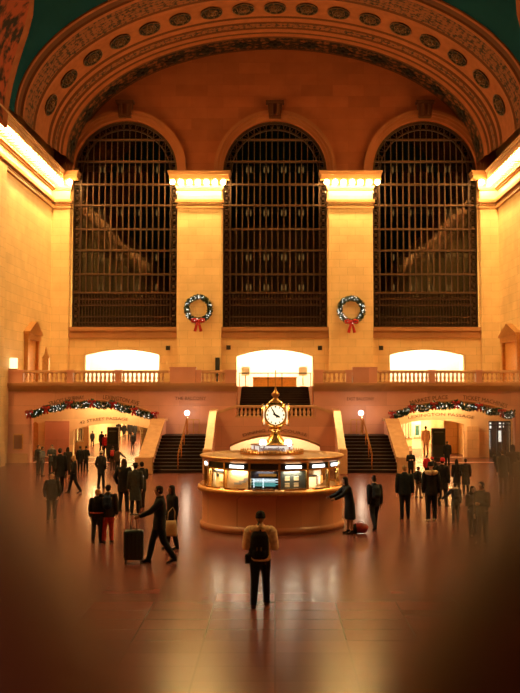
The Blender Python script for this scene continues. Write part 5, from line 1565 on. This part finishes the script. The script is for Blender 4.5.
person(496, 470, 453, 190, 'child in black near the shop front', 'hip', BLK, BLK, .1)
# ================================================================== NEAR BALUSTRADE (out of focus, the viewer looks out between two balusters)
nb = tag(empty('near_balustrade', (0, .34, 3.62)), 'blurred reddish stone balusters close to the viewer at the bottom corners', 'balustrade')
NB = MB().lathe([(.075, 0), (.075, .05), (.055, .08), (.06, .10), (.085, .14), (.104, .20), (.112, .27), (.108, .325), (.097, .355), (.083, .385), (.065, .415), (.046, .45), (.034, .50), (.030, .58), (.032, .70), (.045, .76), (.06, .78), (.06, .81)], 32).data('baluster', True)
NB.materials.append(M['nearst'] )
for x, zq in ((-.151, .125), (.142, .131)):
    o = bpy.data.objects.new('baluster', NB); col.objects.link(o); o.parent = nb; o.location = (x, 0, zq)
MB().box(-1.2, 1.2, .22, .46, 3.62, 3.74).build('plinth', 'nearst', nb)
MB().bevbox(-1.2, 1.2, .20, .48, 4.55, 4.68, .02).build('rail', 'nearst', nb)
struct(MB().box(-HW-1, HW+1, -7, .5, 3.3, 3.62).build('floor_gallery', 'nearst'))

# ================================================================== LIGHT
WARM = (1.0, .60, .19)
def area(name, loc, rot, sx, sy, power, c=WARM):
    d = bpy.data.lights.new(name, 'AREA'); d.shape = 'RECTANGLE'; d.size = sx; d.size_y = sy; d.energy = power; d.color = c
    o = bpy.data.objects.new(name, d); col.objects.link(o); o.location = loc; o.rotation_euler = rot; return o
def point(name, loc, power, c=WARM, r=.1):
    d = bpy.data.lights.new(name, 'POINT'); d.energy = power; d.color = c; d.shadow_soft_size = r
    o = bpy.data.objects.new(name, d); col.objects.link(o); o.location = loc; return o
zb = zz(181.2)
P_ALC = 1800
for k, (a, b, pe, pc) in enumerate(ALC):
    area('alcove_light', ((xx(a)+xx(b))/2, Y2+3.8, ZB+4.0), (0, 0, 0), xx(b)-xx(a)-.4, 4.5, P_ALC, (1, .80, .50))
for px, py, y in ((94, 421.5, YI-1.2), (127, 420, YI-1.2), (422, 419.5, YI-1.2), (453, 423, YI-1.2)):
    p = W(px, py, y); point('passage_lamp_light', (p.x, y, ztop-.35), 200, (1, .60, .25), .12)
for xa_, xb_ in ((xa, xb), (xc, xd)):
    for y in (YI+8, YI+18, YI+28):
        area('corridor_light', ((xa_+xb_)/2, y, 3.85), (0, 0, 0), (xb_-xa_)*.6, 4, 1300, (1, .66, .27))
area('recess_light', (0, YF+1.3, 2.2), (0, 0, 0), 4.5, .6, 160, (1, .66, .30))
for sgn in (-1, 1):
    g = W(187 if sgn < 0 else 361, 413, Y1-.75); point('globe_lamp_light', g+Vector((0, -.25, 0)), 40, (1, .80, .55), .15)
point('booth_light', (BC.x, BC.y-1.1, zr0-.12), 30, (1, .78, .50), .15)
point('booth_light', (BC.x+1.0, BC.y-.7, zr0-.12), 24, (1, .78, .50), .15)
point('booth_light', (BC.x-1.0, BC.y-.7, zr0-.12), 24, (1, .78, .50), .15)
for mid in (-54, -30, -6, 18, 42, 66):
    p = polar(mid, RG-.07, zt1+.02); area('booth_strip_light', polar(mid, RG-.095, zt1-.02), (0, 0, radians(mid)), .5,  .05, 15, (1, .86, .62))
for sgn in (-1, 1):
    point('clock_lamp_light', (BC.x+sgn*.42, BC.y-.55, ZP(443, BC.y-.3)+.22), 7, (1, .75, .42), .1)
point('shop_light', ((XP(489, YI)+XP(511, YI))/2, YI+1.0, 3.0), 40, (1, .9, .75), .1)
point('shop_light', (XP(80, yk), yk+.6, 2.6), 12, (1, .9, .75), .1)
point('near_baluster_fill', (3.0, -2.5, 5.6), 150, (1, .50, .24), .3)  # unseen fill added behind the viewer to brighten the right near baluster
w = bpy.data.worlds.new('World'); scene.world = w; w.use_nodes = True
w.node_tree.nodes['Background'].inputs[0].default_value = (.02, .012, .008, 1); w.node_tree.nodes['Background'].inputs[1].default_value = .2

# ================================================================== CAMERA
cd = bpy.data.cameras.new('camera'); cam = bpy.data.objects.new('camera', cd); col.objects.link(cam)
cam.location = (0, 0, HC); cam.rotation_euler = (pi/2+PITCH, 0, 0)
cd.sensor_fit = 'AUTO'; cd.sensor_width = 36.0; cd.lens = 36.0*FPX/693.0
cd.shift_x = -(CX-260)/693.0; cd.shift_y = -(346.5-CY)/693.0
cd.clip_start = .03; cd.clip_end = 300
cd.dof.use_dof = True; cd.dof.focus_distance = 32; cd.dof.aperture_fstop = 1.6
scene.camera = cam
vs = scene.view_settings
scene.display_settings.display_device = 'sRGB'
vs.view_transform = 'Standard'; vs.look = 'None'; vs.exposure = 0.0; vs.gamma = 1.0; vs.use_curve_mapping = False
scene.cycles.use_denoising = True
scene.cycles.max_bounces = 10; scene.cycles.diffuse_bounces = 5; scene.cycles.transparent_max_bounces = 16
scene.cycles.sample_clamp_indirect = 6
